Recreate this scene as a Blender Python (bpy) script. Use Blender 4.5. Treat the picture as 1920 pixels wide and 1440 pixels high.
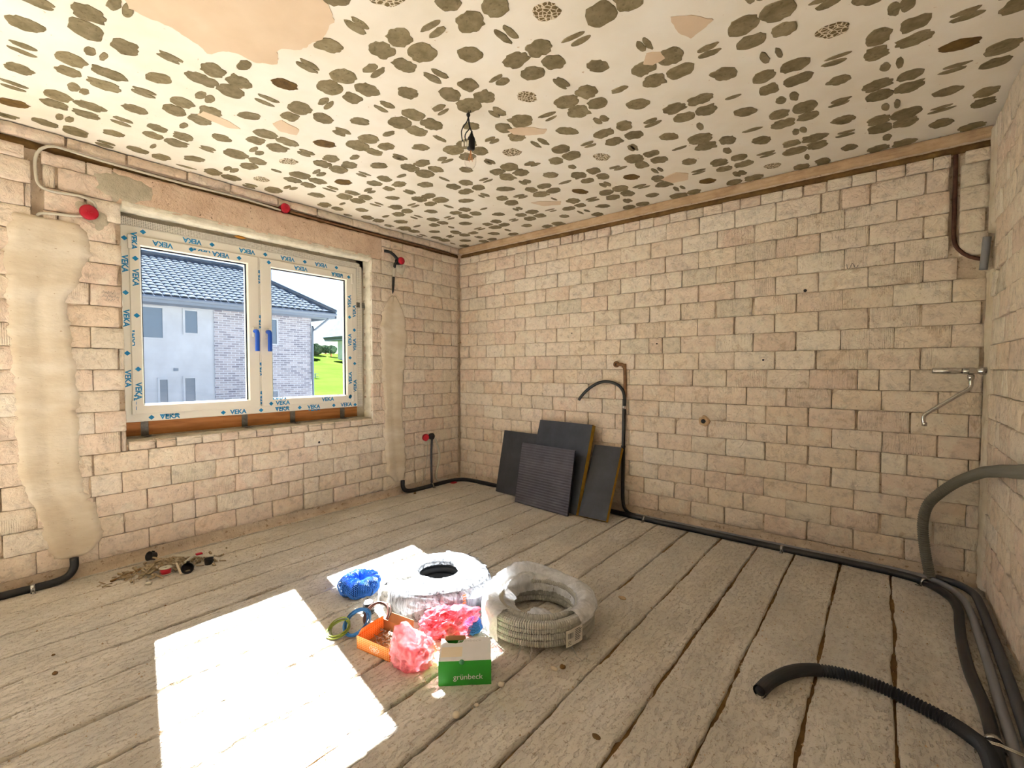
import bpy, bmesh, math, random
from mathutils import Vector, Matrix, noise as mnoise
import numpy as np

random.seed(7)
SC = bpy.context.scene
COL = SC.collection
for _o in list(bpy.data.objects):
    bpy.data.objects.remove(_o)

# ------------------------------------------------------------------ camera
cam_d = bpy.data.cameras.new('camera')
cam_d.sensor_width = 36.0
cam_d.lens = 36.0 * 865 / 1920
cam_d.clip_start = 0.02
cam_d.clip_end = 500
cam = bpy.data.objects.new('camera', cam_d)
CAMP = Vector((3.60, -3.558, 1.20))
cam.location = CAMP
cam.rotation_euler = (math.radians(90 - 1.85), 0, math.radians(38.9))
COL.objects.link(cam)
SC.camera = cam

# ------------------------------------------------------------------ sky, sun, exposure
SUN_DIR = Vector((1.23, -0.258, -0.97)).normalized()
SUN_EL = math.asin(-SUN_DIR.z)
world = bpy.data.worlds.new('sky')
SC.world = world
world.use_nodes = True
wn = world.node_tree
wn.nodes.clear()
w_out = wn.nodes.new('ShaderNodeOutputWorld')
w_bg = wn.nodes.new('ShaderNodeBackground')
w_sky = wn.nodes.new('ShaderNodeTexSky')
w_sky.sky_type = 'NISHITA'
w_sky.sun_disc = False
w_sky.sun_elevation = SUN_EL
w_sky.sun_rotation = math.atan2(-SUN_DIR.x, -SUN_DIR.y)
w_bg.inputs['Strength'].default_value = 0.05
w_sky.dust_density = 0.3
w_sky.ozone_density = 2.0
wn.links.new(w_sky.outputs[0], w_bg.inputs['Color'])
wn.links.new(w_bg.outputs[0], w_out.inputs['Surface'])

sun_d = bpy.data.lights.new('sun', 'SUN')
sun_d.energy = 20.0
sun_d.angle = math.radians(0.53)
sun_d.color = (1.0, 0.955, 0.89)
sun = bpy.data.objects.new('sun', sun_d)
sun.rotation_euler = SUN_DIR.to_track_quat('-Z', 'Y').to_euler()
sun.location = (-20, 4, 18)
COL.objects.link(sun)

vs = SC.view_settings
vs.view_transform = 'Standard'
vs.look = 'None'
vs.gamma = 1.0
vs.use_curve_mapping = False
vs.exposure = 2.32
SC.cycles.use_denoising = True
SC.cycles.max_bounces = 12
SC.cycles.diffuse_bounces = 4
SC.cycles.adaptive_threshold = 0.15
SC.cycles.adaptive_min_samples = 20
SC.cycles.transparent_max_bounces = 16
SC.cycles.sample_clamp_indirect = 12.0

# ------------------------------------------------------------------ helpers
RX, HC = 4.025, 2.5          # room: x 0..RX, y YF..0, z 0..HC
YF = -6.40


def lin(h):
    h = h.lstrip('#')
    out = []
    for i in (0, 2, 4):
        c = int(h[i:i + 2], 16) / 255
        out.append(c / 12.92 if c <= .04045 else ((c + .055) / 1.055) ** 2.4)
    return (*out, 1.0)


class NT:
    def __init__(s, name):
        s.m = bpy.data.materials.new(name)
        s.m.use_nodes = True
        s.t = s.m.node_tree
        s.t.nodes.clear()
        s.out = s.t.nodes.new('ShaderNodeOutputMaterial')

    def n(s, typ, **k):
        nd = s.t.nodes.new('ShaderNode' + typ)
        for a, v in k.items():
            setattr(nd, a, v)
        return nd

    def l(s, a, b):
        s.t.links.new(a, b)

    def ramp(s, fac, stops, interp='LINEAR'):
        r = s.n('ValToRGB')
        r.color_ramp.interpolation = interp
        e = r.color_ramp.elements
        while len(e) < len(stops):
            e.new(.5)
        for el, (p, c) in zip(e, stops):
            el.position = p
            el.color = lin(c) if isinstance(c, str) else (c, c, c, 1)
        s.l(fac, r.inputs[0])
        return r.outputs[0]

    def noise(s, vec, scale, detail=6, rough=.6, dist=0.0):
        detail = min(detail, 3)
        n = s.n('TexNoise')
        n.inputs['Scale'].default_value = scale
        n.inputs['Detail'].default_value = detail
        n.inputs['Roughness'].default_value = rough
        n.inputs['Distortion'].default_value = dist
        s.l(vec, n.inputs['Vector'])
        return n.outputs[0]

    def mix(s, fac, a, b, mode='MIX'):
        m = s.n('Mix', data_type='RGBA', blend_type=mode)
        for sock, v in ((m.inputs[0], fac), (m.inputs[6], a), (m.inputs[7], b)):
            if hasattr(v, 'is_linked'):
                s.l(v, sock)
            elif isinstance(v, str):
                sock.default_value = lin(v)
            else:
                sock.default_value = v
        return m.outputs[2]

    def coords(s, rand=False, kind='Object', scale=None):
        tc = s.n('TexCoord')
        v = tc.outputs[kind]
        if rand:
            oi = s.n('ObjectInfo')
            ml = s.n('Math', operation='MULTIPLY')
            ml.inputs[1].default_value = 40
            s.l(oi.outputs['Random'], ml.inputs[0])
            ad = s.n('VectorMath', operation='ADD')
            s.l(v, ad.inputs[0])
            s.l(ml.outputs[0], ad.inputs[1])
            v = ad.outputs[0]
        if scale:
            mp = s.n('Mapping')
            mp.inputs['Scale'].default_value = scale
            s.l(v, mp.inputs[0])
            v = mp.outputs[0]
        return v

    def bump(s, height, strength, dist, prev=None):
        b = s.n('Bump')
        b.inputs['Strength'].default_value = strength
        b.inputs['Distance'].default_value = dist
        s.l(height, b.inputs['Height'])
        if prev is not None:
            s.l(prev, b.inputs['Normal'])
        return b.outputs[0]

    def bsdf(s, color, rough=.9, normal=None, metal=0.0, spec=.3, **k):
        p = s.n('BsdfPrincipled')
        if hasattr(color, 'is_linked'):
            s.l(color, p.inputs['Base Color'])
        else:
            p.inputs['Base Color'].default_value = lin(color)
        p.inputs['Roughness'].default_value = rough
        p.inputs['Metallic'].default_value = metal
        p.inputs['Specular IOR Level'].default_value = spec
        for a, v in k.items():
            p.inputs[a].default_value = v
        if normal is not None:
            s.l(normal, p.inputs['Normal'])
        return p.outputs[0]

    def done(s, sh):
        s.l(sh, s.out.inputs['Surface'])
        return s.m


def mottled(name, stops, scale=6, rough=.9, bumps=((40, .5, .004),), rand=False, spec=.25, metal=0.0, vary=0.0, speck=None, stretch=None):
    t = NT(name)
    v = t.coords(rand, scale=stretch)
    c = t.ramp(t.noise(v, scale, 8, .62), stops)
    if vary:
        oi = t.n('ObjectInfo')
        c = t.mix(1.0, c, t.ramp(oi.outputs['Random'], [(0, 1 - vary), (1, 1.0)]), 'MULTIPLY')
    if speck:
        sc, lo, hi, colr = speck
        c = t.mix(t.ramp(t.noise(v, sc, 4, .7), [(lo, 0.0), (hi, 1.0)]), c, colr)
    nm = None
    for sc, st, d in bumps:
        nm = t.bump(t.noise(v, sc, 6, .65), st, d, nm)
    return t.done(t.bsdf(c, rough, nm, metal, spec))


def plain(name, col, rough=.5, metal=0.0, spec=.4, **k):
    t = NT(name)
    v = t.coords()
    c = t.mix(t.noise(v, 35, 4), col, col)
    nm = t.bump(t.noise(v, 120, 3), .08, .002)
    p = t.bsdf(c, rough, nm, metal, spec, **k)
    return t.done(p)


M = {}


def mesh(name, V, F, mat, smooth=True):
    me = bpy.data.meshes.new(name)
    me.from_pydata([tuple(v) for v in V], [], [tuple(f) for f in F])
    if mat is not None:
        for m_ in (mat if isinstance(mat, (list, tuple)) else [mat]):
            me.materials.append(m_)
    if smooth:
        me.polygons.foreach_set('use_smooth', [True] * len(me.polygons))
    me.update()
    return me


def fixnormals(me):
    bm = bmesh.new()
    bm.from_mesh(me)
    bmesh.ops.recalc_face_normals(bm, faces=bm.faces)
    bm.to_mesh(me)
    bm.free()


def link(name, data, parent=None, loc=None, rot=None):
    o = bpy.data.objects.new(name, data)
    COL.objects.link(o)
    if parent is not None:
        o.parent = parent
    if loc is not None:
        o.location = loc
    if rot is not None:
        o.rotation_euler = rot
    return o


def tag(o, label, cat, group=None, kind=None):
    o['label'] = label
    if cat:
        o['category'] = cat
    if group:
        o['group'] = group
    if kind:
        o['kind'] = kind
    return o


def thing(name, label, cat, loc=(0, 0, 0), rz=0.0, group=None):
    o = link(name, None, None, loc, (0, 0, rz))
    o.empty_display_size = .05
    return tag(o, label, cat, group)


def struct(o, label=None):
    o['kind'] = 'structure'
    if label:
        o['label'] = label
    return o


class MB:
    """collects geometry for one mesh"""

    def __init__(s):
        s.V, s.F = [], []

    def add(s, V, F):
        b = len(s.V)
        s.V += [tuple(v) for v in V]
        s.F += [tuple(i + b for i in f) for f in F]
        return s

    def box(s, a, b, bev=0.0, mat=None):
        (x0, y0, z0), (x1, y1, z1) = a, b
        if bev <= 0:
            V = [(x, y, z) for x in (x0, x1) for y in (y0, y1) for z in (z0, z1)]
            F = [(0, 1, 3, 2), (4, 6, 7, 5), (0, 4, 5, 1), (2, 3, 7, 6), (0, 2, 6, 4), (1, 5, 7, 3)]
        else:
            bm = bmesh.new()
            bmesh.ops.create_cube(bm, size=1)
            for v in bm.verts:
                v.co = Vector(((x0 + x1) / 2 + v.co.x * (x1 - x0), (y0 + y1) / 2 + v.co.y * (y1 - y0), (z0 + z1) / 2 + v.co.z * (z1 - z0)))
            bmesh.ops.bevel(bm, geom=list(bm.edges), offset=bev, segments=2, affect='EDGES', profile=.6)
            bm.verts.index_update()
            V = [v.co.copy() for v in bm.verts]
            F = [[v.index for v in f.verts] for f in bm.faces]
            bm.free()
        if mat is not None:
            V = [mat @ Vector(v) for v in V]
        return s.add(V, F)

    def tube(s, pts, r, seg=10, closed=False, cap=True, rfun=None):
        P = [Vector(p) for p in pts]
        n = len(P)
        V, F = [], []
        tan = []
        for i in range(n):
            a = P[(i - 1) % n] if closed or i > 0 else P[0]
            b = P[(i + 1) % n] if closed or i < n - 1 else P[-1]
            d = b - a
            tan.append(d.normalized() if d.length > 1e-9 else Vector((0, 0, 1)))
        up = Vector((0, 0, 1)) if abs(tan[0].z) < .9 else Vector((1, 0, 0))
        nrm = (up - tan[0] * up.dot(tan[0])).normalized()
        for i in range(n):
            nrm = nrm - tan[i] * nrm.dot(tan[i])
            nrm = nrm.normalized() if nrm.length > 1e-6 else tan[i].orthogonal().normalized()
            bi = tan[i].cross(nrm)
            rr = rfun(i) if rfun else r
            for k in range(seg):
                a = 2 * math.pi * k / seg
                V.append(P[i] + (nrm * math.cos(a) + bi * math.sin(a)) * rr)
        m = n if closed else n - 1
        for i in range(m):
            j = (i + 1) % n
            for k in range(seg):
                l = (k + 1) % seg
                F.append((i * seg + k, i * seg + l, j * seg + l, j * seg + k))
        if cap and not closed:
            F.append(tuple(range(seg - 1, -1, -1)))
            F.append(tuple((n - 1) * seg + k for k in range(seg)))
        return s.add(V, F)

    def lathe(s, prof, seg=24, mat=None, closed_prof=False):
        V, F = [], []
        n = len(prof)
        for (r, z) in prof:
            for k in range(seg):
                a = 2 * math.pi * k / seg
                V.append(Vector((r * math.cos(a), r * math.sin(a), z)))
        for i in range(n if closed_prof else n - 1):
            j = (i + 1) % n
            for k in range(seg):
                l = (k + 1) % seg
                F.append((i * seg + k, i * seg + l, j * seg + l, j * seg + k))
        if not closed_prof:
            if prof[0][0] > 1e-5:
                F.append(tuple(range(seg - 1, -1, -1)))
            if prof[-1][0] > 1e-5:
                F.append(tuple((n - 1) * seg + k for k in range(seg)))
        if mat is not None:
            V = [mat @ v for v in V]
        return s.add(V, F)

    def grid(s, fn, nu, nv, cu=False, cv=False):
        V = [fn(i, j) for i in range(nu) for j in range(nv)]
        F = []
        for i in range(nu if cu else nu - 1):
            for j in range(nv if cv else nv - 1):
                a, b = (i + 1) % nu, (j + 1) % nv
                F.append((i * nv + j, a * nv + j, a * nv + b, i * nv + b))
        return s.add(V, F)

    def prism(s, pts, d):
        """polygon pts (3D, planar) extruded by vector d"""
        n = len(pts)
        V = [Vector(p) for p in pts] + [Vector(p) + Vector(d) for p in pts]
        F = [tuple(range(n)), tuple(range(2 * n - 1, n - 1, -1))]
        F += [(i, (i + 1) % n, n + (i + 1) % n, n + i) for i in range(n)]
        return s.add(V, F)

    def flip(s):
        s.F = [tuple(reversed(f)) for f in s.F]
        return s

    def me(s, name, mat, smooth=True, fix=True):
        m = mesh(name, s.V, s.F, mat, smooth)
        if fix:
            fixnormals(m)
        return m

    def build(s, name, mat, parent=None, smooth=True, world=False, fix=True, loc=None, rot=None):
        o = link(name, s.me(name, mat, smooth, fix), parent, loc, rot)
        if world and parent is not None:
            o.location = -Vector(parent.location)
        return o


def autosmooth(o, ang=35):
    me = o.data
    bm = bmesh.new()
    bm.from_mesh(me)
    for e in bm.edges:
        if len(e.link_faces) == 2:
            e.smooth = e.calc_face_angle(0) < math.radians(ang)
    bm.to_mesh(me)
    bm.free()
    return o


def spline(pts, step=.02):
    """Catmull-Rom through pts, resampled"""
    P = [Vector(p) for p in pts]
    if len(P) == 2:
        n = max(2, int((P[1] - P[0]).length / step))
        return [P[0].lerp(P[1], i / n) for i in range(n + 1)]
    Q = [2 * P[0] - P[1]] + P + [2 * P[-1] - P[-2]]
    out = []
    for i in range(1, len(Q) - 2):
        p0, p1, p2, p3 = Q[i - 1:i + 3]
        n = max(2, int((p2 - p1).length / step))
        for k in range(n):
            t = k / n
            out.append(.5 * ((2 * p1) + (p2 - p0) * t + (2 * p0 - 5 * p1 + 4 * p2 - p3) * t * t + (3 * p1 - p0 - 3 * p2 + p3) * t ** 3))
    out.append(P[-1])
    return out


def resample(pts, step):
    P = [Vector(p) for p in pts]
    out = [P[0]]
    acc = 0.0
    for a, b in zip(P, P[1:]):
        L = (b - a).length
        if L < 1e-9:
            continue
        d = step - acc
        while d <= L:
            out.append(a.lerp(b, d / L))
            d += step
        acc = (acc + L) % step
    return out


def fz(x, y, z=0.0):
    return mnoise.noise(Vector((x, y, z)))


def text_geo(txt, height, bold=.0, sx=1.0):
    """flat lettering centred on the origin in the XY plane"""
    cu = bpy.data.curves.new('lettering', 'FONT')
    cu.body = txt
    cu.size = 1.0
    cu.offset = bold
    cu.resolution_u = 3
    ob = bpy.data.objects.new('lettering', cu)
    COL.objects.link(ob)
    bpy.context.view_layer.update()
    me = bpy.data.meshes.new_from_object(ob)
    V = np.array([v.co[:] for v in me.vertices])
    F = [tuple(p.vertices) for p in me.polygons]
    bpy.data.objects.remove(ob)
    bpy.data.curves.remove(cu)
    bpy.data.meshes.remove(me)
    mn, mx = V.min(0), V.max(0)
    k = height / .7
    V = (V - (mn + mx) / 2) * k
    V[:, 0] *= sx
    return [Vector(v) for v in V], F


def rough_outline(pts, step, amp, freq=20, seed=0.0):
    """closed 2D polygon, resampled and made ragged"""
    P = [Vector((p[0], p[1], 0)) for p in pts]
    P.append(P[0])
    R = resample(P, step)
    out = []
    n = len(R)
    for i, p in enumerate(R):
        t = (R[(i + 1) % n] - R[i - 1])
        nr = Vector((-t.y, t.x, 0))
        nr = nr.normalized() if nr.length > 1e-9 else Vector((0, 0, 0))
        d = amp * (fz(p.x * freq, p.y * freq, seed) + .6 * fz(p.x * freq * 2.7, p.y * freq * 2.7, seed + 5))
        out.append((p.x + nr.x * d, p.y + nr.y * d))
    return out

# ------------------------------------------------------------------ materials
def brick_material(name, comb=False, dim=1.0):
    t = NT(name)
    v = t.coords(True)
    oi = t.n('ObjectInfo')
    tint = t.ramp(oi.outputs['Random'], [(0, '#e6d0b8'), (.2, '#ecdcc6'), (.4, '#e8d2be'), (.6, '#eee2d0'), (.8, '#e4ccb8'), (1, '#e0d4c0')])
    c = t.mix(1.0, tint, t.ramp(t.noise(v, 22, 8, .65), [(.30, .76), (.50, .98), (.75, 1.0)]), 'MULTIPLY')
    c = t.mix(t.ramp(t.noise(v, 9, 5, .6), [(.52, 0.0), (.64, .6)]), c, '#ebe0cc')
    c = t.mix(t.ramp(t.noise(v, 13, 6, .7, .6), [(.60, 0.0), (.70, .6)]), c, '#c2a88c')
    c = t.mix(t.ramp(t.noise(v, 75, 4, .75), [(.63, 0.0), (.69, .55)]), c, '#a0866a')
    nm = t.bump(t.noise(v, 16, 7, .6, .8), 1.0, .014)
    nm = t.bump(t.noise(v, 60, 5, .75, .6), .8, .005, nm)
    if comb:
        tc = t.n('TexCoord')
        w = t.n('TexWave', wave_type='BANDS', bands_direction='X')
        w.inputs['Scale'].default_value = 38
        w.inputs['Distortion'].default_value = 1.2
        w.inputs['Detail'].default_value = 2
        t.l(tc.outputs['Object'], w.inputs['Vector'])
        mk = t.mix(t.ramp(t.noise(v, 7, 3), [(.42, 0.0), (.52, 1.0)]), '#808080', w.outputs[0])
        nm = t.bump(mk, .55, .003, nm)
        c = t.mix(t.ramp(mk, [(.02, .16), (.10, 0.0)]), c, '#b49a7c')
    return t.done(t.bsdf(c, .93, nm, 0, .15))


M['brick'] = brick_material('brick')
M['brick_comb'] = brick_material('brick_combed', True)
M['mortar'] = mottled('mortar', [(.25, '#baa48c'), (.5, '#d0bca4'), (.75, '#decdb6')], 9, .95, ((30, .9, .008), (120, .6, .003)), speck=(34, .58, .66, '#a88e72'))
M['plaster'] = mottled('plaster', [(.3, '#cebca2'), (.5, '#d9cbb4'), (.7, '#e4d9c7')], 4.5, .9, ((12, .4, .008), (90, .4, .002)), stretch=(1, .6, 1.6), speck=(60, .66, .72, '#b89e80'))
M['lintel'] = mottled('lintel_render', [(.25, '#c6a890'), (.5, '#d6bba2'), (.75, '#dfc8b0')], 6, .95, ((22, .9, .012), (80, .7, .004)), speck=(40, .64, .70, '#6e563c'))
M['cement'] = mottled('cement', [(.25, '#a09882'), (.5, '#b8ae98'), (.75, '#c8bea8')], 8, .95, ((30, .8, .008), (110, .6, .003)))
M['white_plaster'] = mottled('white_plaster', [(.3, '#cfc8b4'), (.6, '#e6dfcc'), (.8, '#efe9da')], 12, .9, ((30, .7, .006), (110, .5, .002)))
M['band'] = mottled('band_plaster', [(.25, '#b09070'), (.5, '#c8aa86'), (.75, '#d4ba98')], 7, .95, ((24, .7, .008), (100, .6, .003)))
M['dirt_and_shade'] = mottled('groove_dirt_shade', [(.3, '#6a4f33'), (.6, '#86683f'), (.8, '#9a7d55')], 14, 1.0, ((60, .8, .006),))  # brown dirt; in the wall grooves its dark tone also carries shade
M['ceiling'] = mottled('ceiling_paint', [(.25, '#e6dcc8'), (.5, '#eee6d6'), (.75, '#f3ede0')], 3, .9, ((18, .12, .004), (140, .18, .001)), speck=(30, .69, .74, '#cdb596'))
M['peeled'] = mottled('peeled_base', [(.3, '#d6bd9e'), (.6, '#dec7aa'), (.8, '#e3cfb4')], 4, .9, ((20, .2, .003), (120, .2, .001)))


def glue_material(name, stops, net=False):
    t = NT(name)
    v = t.coords(True)
    oi = t.n('ObjectInfo')
    c = t.ramp(t.noise(v, 22, 6, .6), stops)
    c = t.mix(1.0, c, t.ramp(oi.outputs['Random'], [(0, .78), (1, 1.0)]), 'MULTIPLY')
    w = t.n('TexNoise')
    w.inputs['Scale'].default_value = 70
    t.l(v, w.inputs['Vector'])
    c = t.mix(t.ramp(w.outputs[0], [(.62, 0.0), (.68, .5)]), c, '#5a4c30')
    if net:
        vo = t.n('TexVoronoi', feature='DISTANCE_TO_EDGE')
        vo.inputs['Scale'].default_value = 55
        t.l(v, vo.inputs['Vector'])
        c = t.mix(t.ramp(vo.outputs[0], [(.05, 1.0), (.13, 0.0)]), c, '#dccfb4')
    nm = t.bump(t.noise(v, 60, 5), .5, .003)
    return t.done(t.bsdf(c, .8, nm, 0, .3))


M['glue'] = glue_material('old_glue', [(.3, '#7a6c4c'), (.55, '#8f8262'), (.8, '#a09376')])
M['glue_net'] = glue_material('old_glue_cracked', [(.3, '#6a5836'), (.55, '#7d6a45'), (.8, '#8d7b56')], True)
M['glue_brown'] = glue_material('old_glue_brown', [(.3, '#5c4522'), (.55, '#755a2e'), (.8, '#85693a')])


def floor_material():
    t = NT('screed_floor')
    v = t.coords()
    st = t.n('Mapping')
    st.inputs['Scale'].default_value = (1, .35, 1)
    t.l(v, st.inputs[0])
    c = t.ramp(t.noise(st.outputs[0], 5, 8, .6), [(.25, '#c4baaa'), (.5, '#d6cdbf'), (.75, '#e2dbd0')])
    c = t.mix(t.ramp(t.noise(v, 2.2, 4), [(.42, 0.0), (.62, .55)]), c, '#bfbab0')
    c = t.mix(t.ramp(t.noise(v, 60, 5, .7), [(.58, 0.0), (.66, .7)]), c, '#9c8970')
    c = t.mix(t.ramp(t.noise(v, 150, 3, .7), [(.60, 0.0), (.70, .7)]), c, '#857056')
    c = t.mix(t.ramp(t.noise(v, 120, 3, .7), [(.63, 0.0), (.70, .6)]), c, '#d8cebe')
    c = t.mix(t.ramp(t.noise(v, 26, 5, .7), [(.60, 0.0), (.68, .5)]), c, '#c6b9a2')
    nm = t.bump(t.noise(st.outputs[0], 20, 8, .68), .7, .010)
    pit = t.ramp(t.noise(st.outputs[0], 62, 6, .65), [(.36, 0.0), (.48, 1.0)])
    nm = t.bump(pit, .8, .008, nm)
    nm = t.bump(t.noise(v, 190, 4, .7), .4, .002, nm)
    return t.done(t.bsdf(c, .92, nm, 0, .2))


M['floor'] = floor_material()
M['pvc'] = plain('white_pvc', '#e9e4d8', .32, 0, .5)
M['film'] = plain('protective_film', '#ece7da', .28, 0, .5)
M['print_blue'] = plain('blue_print', '#1b86bd', .4)
M['print_grey'] = plain('grey_print', '#55585c', .5)
M['steel'] = mottled('galvanised_steel', [(.3, '#5e5c55'), (.6, '#78756c'), (.8, '#8f8b80')], 30, .45, ((60, .2, .001),), metal=.7, spec=.5)
M['wood'] = mottled('window_wood', [(.25, '#8a5630'), (.5, '#aa7040'), (.75, '#bf8450')], 3, .6, ((40, .3, .002),), stretch=(6, 1, 12))
M['black'] = plain('black_plastic', '#17181a', .42)
M['gasket'] = plain('black_gasket', '#101114', .5)
M['pipe'] = plain('black_pipe', '#1d1f21', .38, 0, .5)
M['corr_black'] = plain('black_corrugated', '#2a2c30', .5)
M['corr_grey'] = plain('dark_grey_corrugated', '#6e6b60', .5)
M['grey_pipe'] = plain('grey_pipe', '#8b8c90', .45)
M['dgrey_pipe'] = plain('dark_grey_pipe', '#4f5053', .45)
M['cable'] = plain('white_cable', '#c9c2b0', .5)
M['red'] = plain('red_plastic', '#b8142c', .4)
M['chrome'] = plain('chrome', '#c8c8c6', .16, 1.0, .5)
M['brass_dirty'] = mottled('rusty_fitting', [(.3, '#6b4a32'), (.6, '#8c684a'), (.8, '#a3805e')], 30, .7, ((80, .4, .002),), metal=.2)
M['chase_brown'] = mottled('old_brown_pipe', [(.3, '#4a3026'), (.6, '#5e4034'), (.8, '#6e4e40')], 30, .8, ((60, .4, .002),))
M['handle_blue'] = plain('blue_handle_film', '#1e55c0', .35)


def glass_material(name, tint, ior=1.45):
    t = NT(name)
    tr = t.n('BsdfTransparent')
    tr.inputs[0].default_value = tint
    gl = t.n('BsdfGlossy')
    gl.inputs['Roughness'].default_value = .02
    lw = t.n('LayerWeight')
    lw.inputs[0].default_value = .5
    fr = t.n('ValToRGB')
    fr.color_ramp.elements[0].position = .35
    fr.color_ramp.elements[0].color = (.03, .03, .03, 1)
    fr.color_ramp.elements[1].color = (ior - 1, ior - 1, ior - 1, 1)
    t.l(lw.outputs['Facing'], fr.inputs[0])
    mx = t.n('MixShader')
    t.l(fr.outputs[0], mx.inputs[0])
    t.l(tr.outputs[0], mx.inputs[1])
    t.l(gl.outputs[0], mx.inputs[2])
    return t.done(mx.outputs[0])


M['glass'] = glass_material('window_glass', (.93, .96, 1, 1), 1.25)
M['bulb_glass'] = glass_material('bulb_glass', (.98, .97, .95, 1), 1.4)

# ------------------------------------------------------------------ the shell
Z0 = .072                                   # bed joints at Z0 + k * CH
CH = .125
GROOVE = (2.394, 2.438)
WIN = (-2.85, -1.11, .757, 2.185)           # opening in the window wall: y0 y1 z0 z1
TER = (-5.80, -3.98, .0, 2.30)              # added terrace door in the same wall, unseen, for extra daylight


def wall_grid(length, holes, recess, seed, s0=0.0, step=.03):
    """mortar face in (s, z), depth positive into the wall"""
    ss = list(np.arange(s0, s0 + length + 1e-6, step))
    zs = sorted(set([2.30] + [round(z, 4) for z in np.arange(0, HC + 1e-6, .025)] + [GROOVE[0], GROOVE[1], GROOVE[0] - .004, GROOVE[1] + .004, WIN[2], WIN[3]]))
    for h in holes:
        ss = sorted(set([round(x, 4) for x in ss if abs(x - h[0]) > .012 and abs(x - h[1]) > .012] + [h[0], h[1]]))
    V, F = [], []
    for s_ in ss:
        for z in zs:
            d = .0165 + .0085 * fz(s_ * 9, z * 9, seed) + .007 * fz(s_ * 31, z * 31, seed + 3)
            if GROOVE[0] - .002 < z < GROOVE[1] + .002:
                d += .065
            for (a, b, c, e, dep) in recess:
                if a < s_ < b and c < z < e:
                    d = dep
            V.append((s_, max(d, .001), z))
    nz = len(zs)
    for i in range(len(ss) - 1):
        for j in range(nz - 1):
            sm, zm = (ss[i] + ss[i + 1]) / 2, (zs[j] + zs[j + 1]) / 2
            if any(h[0] < sm < h[1] and h[2] < zm < h[3] for h in holes):
                continue
            F.append((i * nz + j, (i + 1) * nz + j, (i + 1) * nz + j + 1, i * nz + j + 1))
    return V, F


# brick shapes: local x along the wall, front towards -y, origin at the centre of the front face
def brick_mesh(w, h, seed, mat, nx=13, nz=7, rough=1.0):
    mb = MB()
    V, F = [], []
    rng = random.Random(seed)
    tilt, tiltz = rng.uniform(-.003, .003) * rough, rng.uniform(-.002, .002) * rough
    for i in range(nx):
        for j in range(nz):
            u, v = i / (nx - 1) - .5, j / (nz - 1) - .5
            if 0 < i < nx - 1:
                u = (-.5 + .014 + (1 - .028) * (i - 1) / (nx - 3)) if True else u
            if 0 < j < nz - 1:
                v = -.5 + .024 + (1 - .048) * (j - 1) / (nz - 3)
            eu, ev = abs(u) * 2, abs(v) * 2
            x, z = u * w, v * h
            edge = .0022 if max(eu, ev) > .99 else 0
            corner = .007 if eu > .99 and ev > .99 else 0
            y = -.002 + tilt * 2 * u + tiltz * 2 * v + edge + corner * .6
            y += rough * (.0045 * fz(x * 17, z * 17, seed * 3.1) + .0030 * (.4 - abs(fz(x * 38, z * 38, seed * 1.7))))
            chip = fz(x * 9 + seed, z * 9, seed * .7)
            if chip > .32 and max(eu, ev) > .6:
                y += (chip - .32) * .05
            if eu > .99:
                x += (.0035 * fz(z * 40, seed * 2.0, 1) - corner * .5) * (1 if u > 0 else -1) * rough
            if ev > .99:
                z += (.0030 * fz(x * 30, seed * 2.0, 7) - corner * .5) * (1 if v > 0 else -1) * rough
            V.append((x, y, z))
    for i in range(nx - 1):
        for j in range(nz - 1):
            F.append((i * nz + j, (i + 1) * nz + j, (i + 1) * nz + j + 1, i * nz + j + 1))
    ring = [i * nz for i in range(nx)] + [(nx - 1) * nz + j for j in range(1, nz)] + [i * nz + nz - 1 for i in range(nx - 2, -1, -1)] + [j for j in range(nz - 2, 0, -1)]
    b = len(V)
    for r in ring:
        x, y, z = V[r]
        V.append((x, .032, z))
    m = len(ring)
    for k in range(m):
        F.append((ring[(k + 1) % m], ring[k], b + k, b + (k + 1) % m))
    mb.add(V, F)
    me = mb.me('brick', mat)
    return me


BR = {'full': [brick_mesh(.240, .114, s, M['brick_comb'] if s % 4 == 3 else M['brick']) for s in range(1, 15)],
      'half': [brick_mesh(.118, .114, s, M['brick'], 8, 7) for s in range(31, 37)],
      'slab': [brick_mesh(.300, .056, s, M['brick'], 13, 5) for s in range(51, 56)]}
NOM = {'full': (.240, .114), 'half': (.118, .114), 'slab': (.300, .056)}
brng = random.Random(21)


def place_brick(parent, frame, a, b, z0, z1, comb=None, kind=None, out=0.0):
    """brick covering s in [a,b], z in [z0,z1] on a wall; frame(s, d) -> x, y and rotation"""
    w, h = b - a, z1 - z0
    if w < .02 or h < .015:
        return None
    kind = kind or ('full' if w > .17 else 'half')
    pool = BR[kind]
    if comb is not None and kind == 'full':
        pool = [m for k, m in enumerate(pool, 1) if (k % 4 == 3) == comb]
    o = bpy.data.objects.new('brick', brng.choice(pool))
    COL.objects.link(o)
    o.parent = parent
    (x, y), rz = frame((a + b) / 2, brng.uniform(-.004, .003) - out)
    o.location = (x, y, (z0 + z1) / 2)
    flip = brng.random() < .5
    o.rotation_euler = (0, math.pi if flip else 0, rz)
    if flip:
        pass
    o.rotation_euler = (brng.uniform(-.006, .006), (math.pi if flip else 0) + brng.uniform(-.006, .006), rz)
    o.scale = (w / NOM[kind][0], 1, h / NOM[kind][1])
    return o


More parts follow.
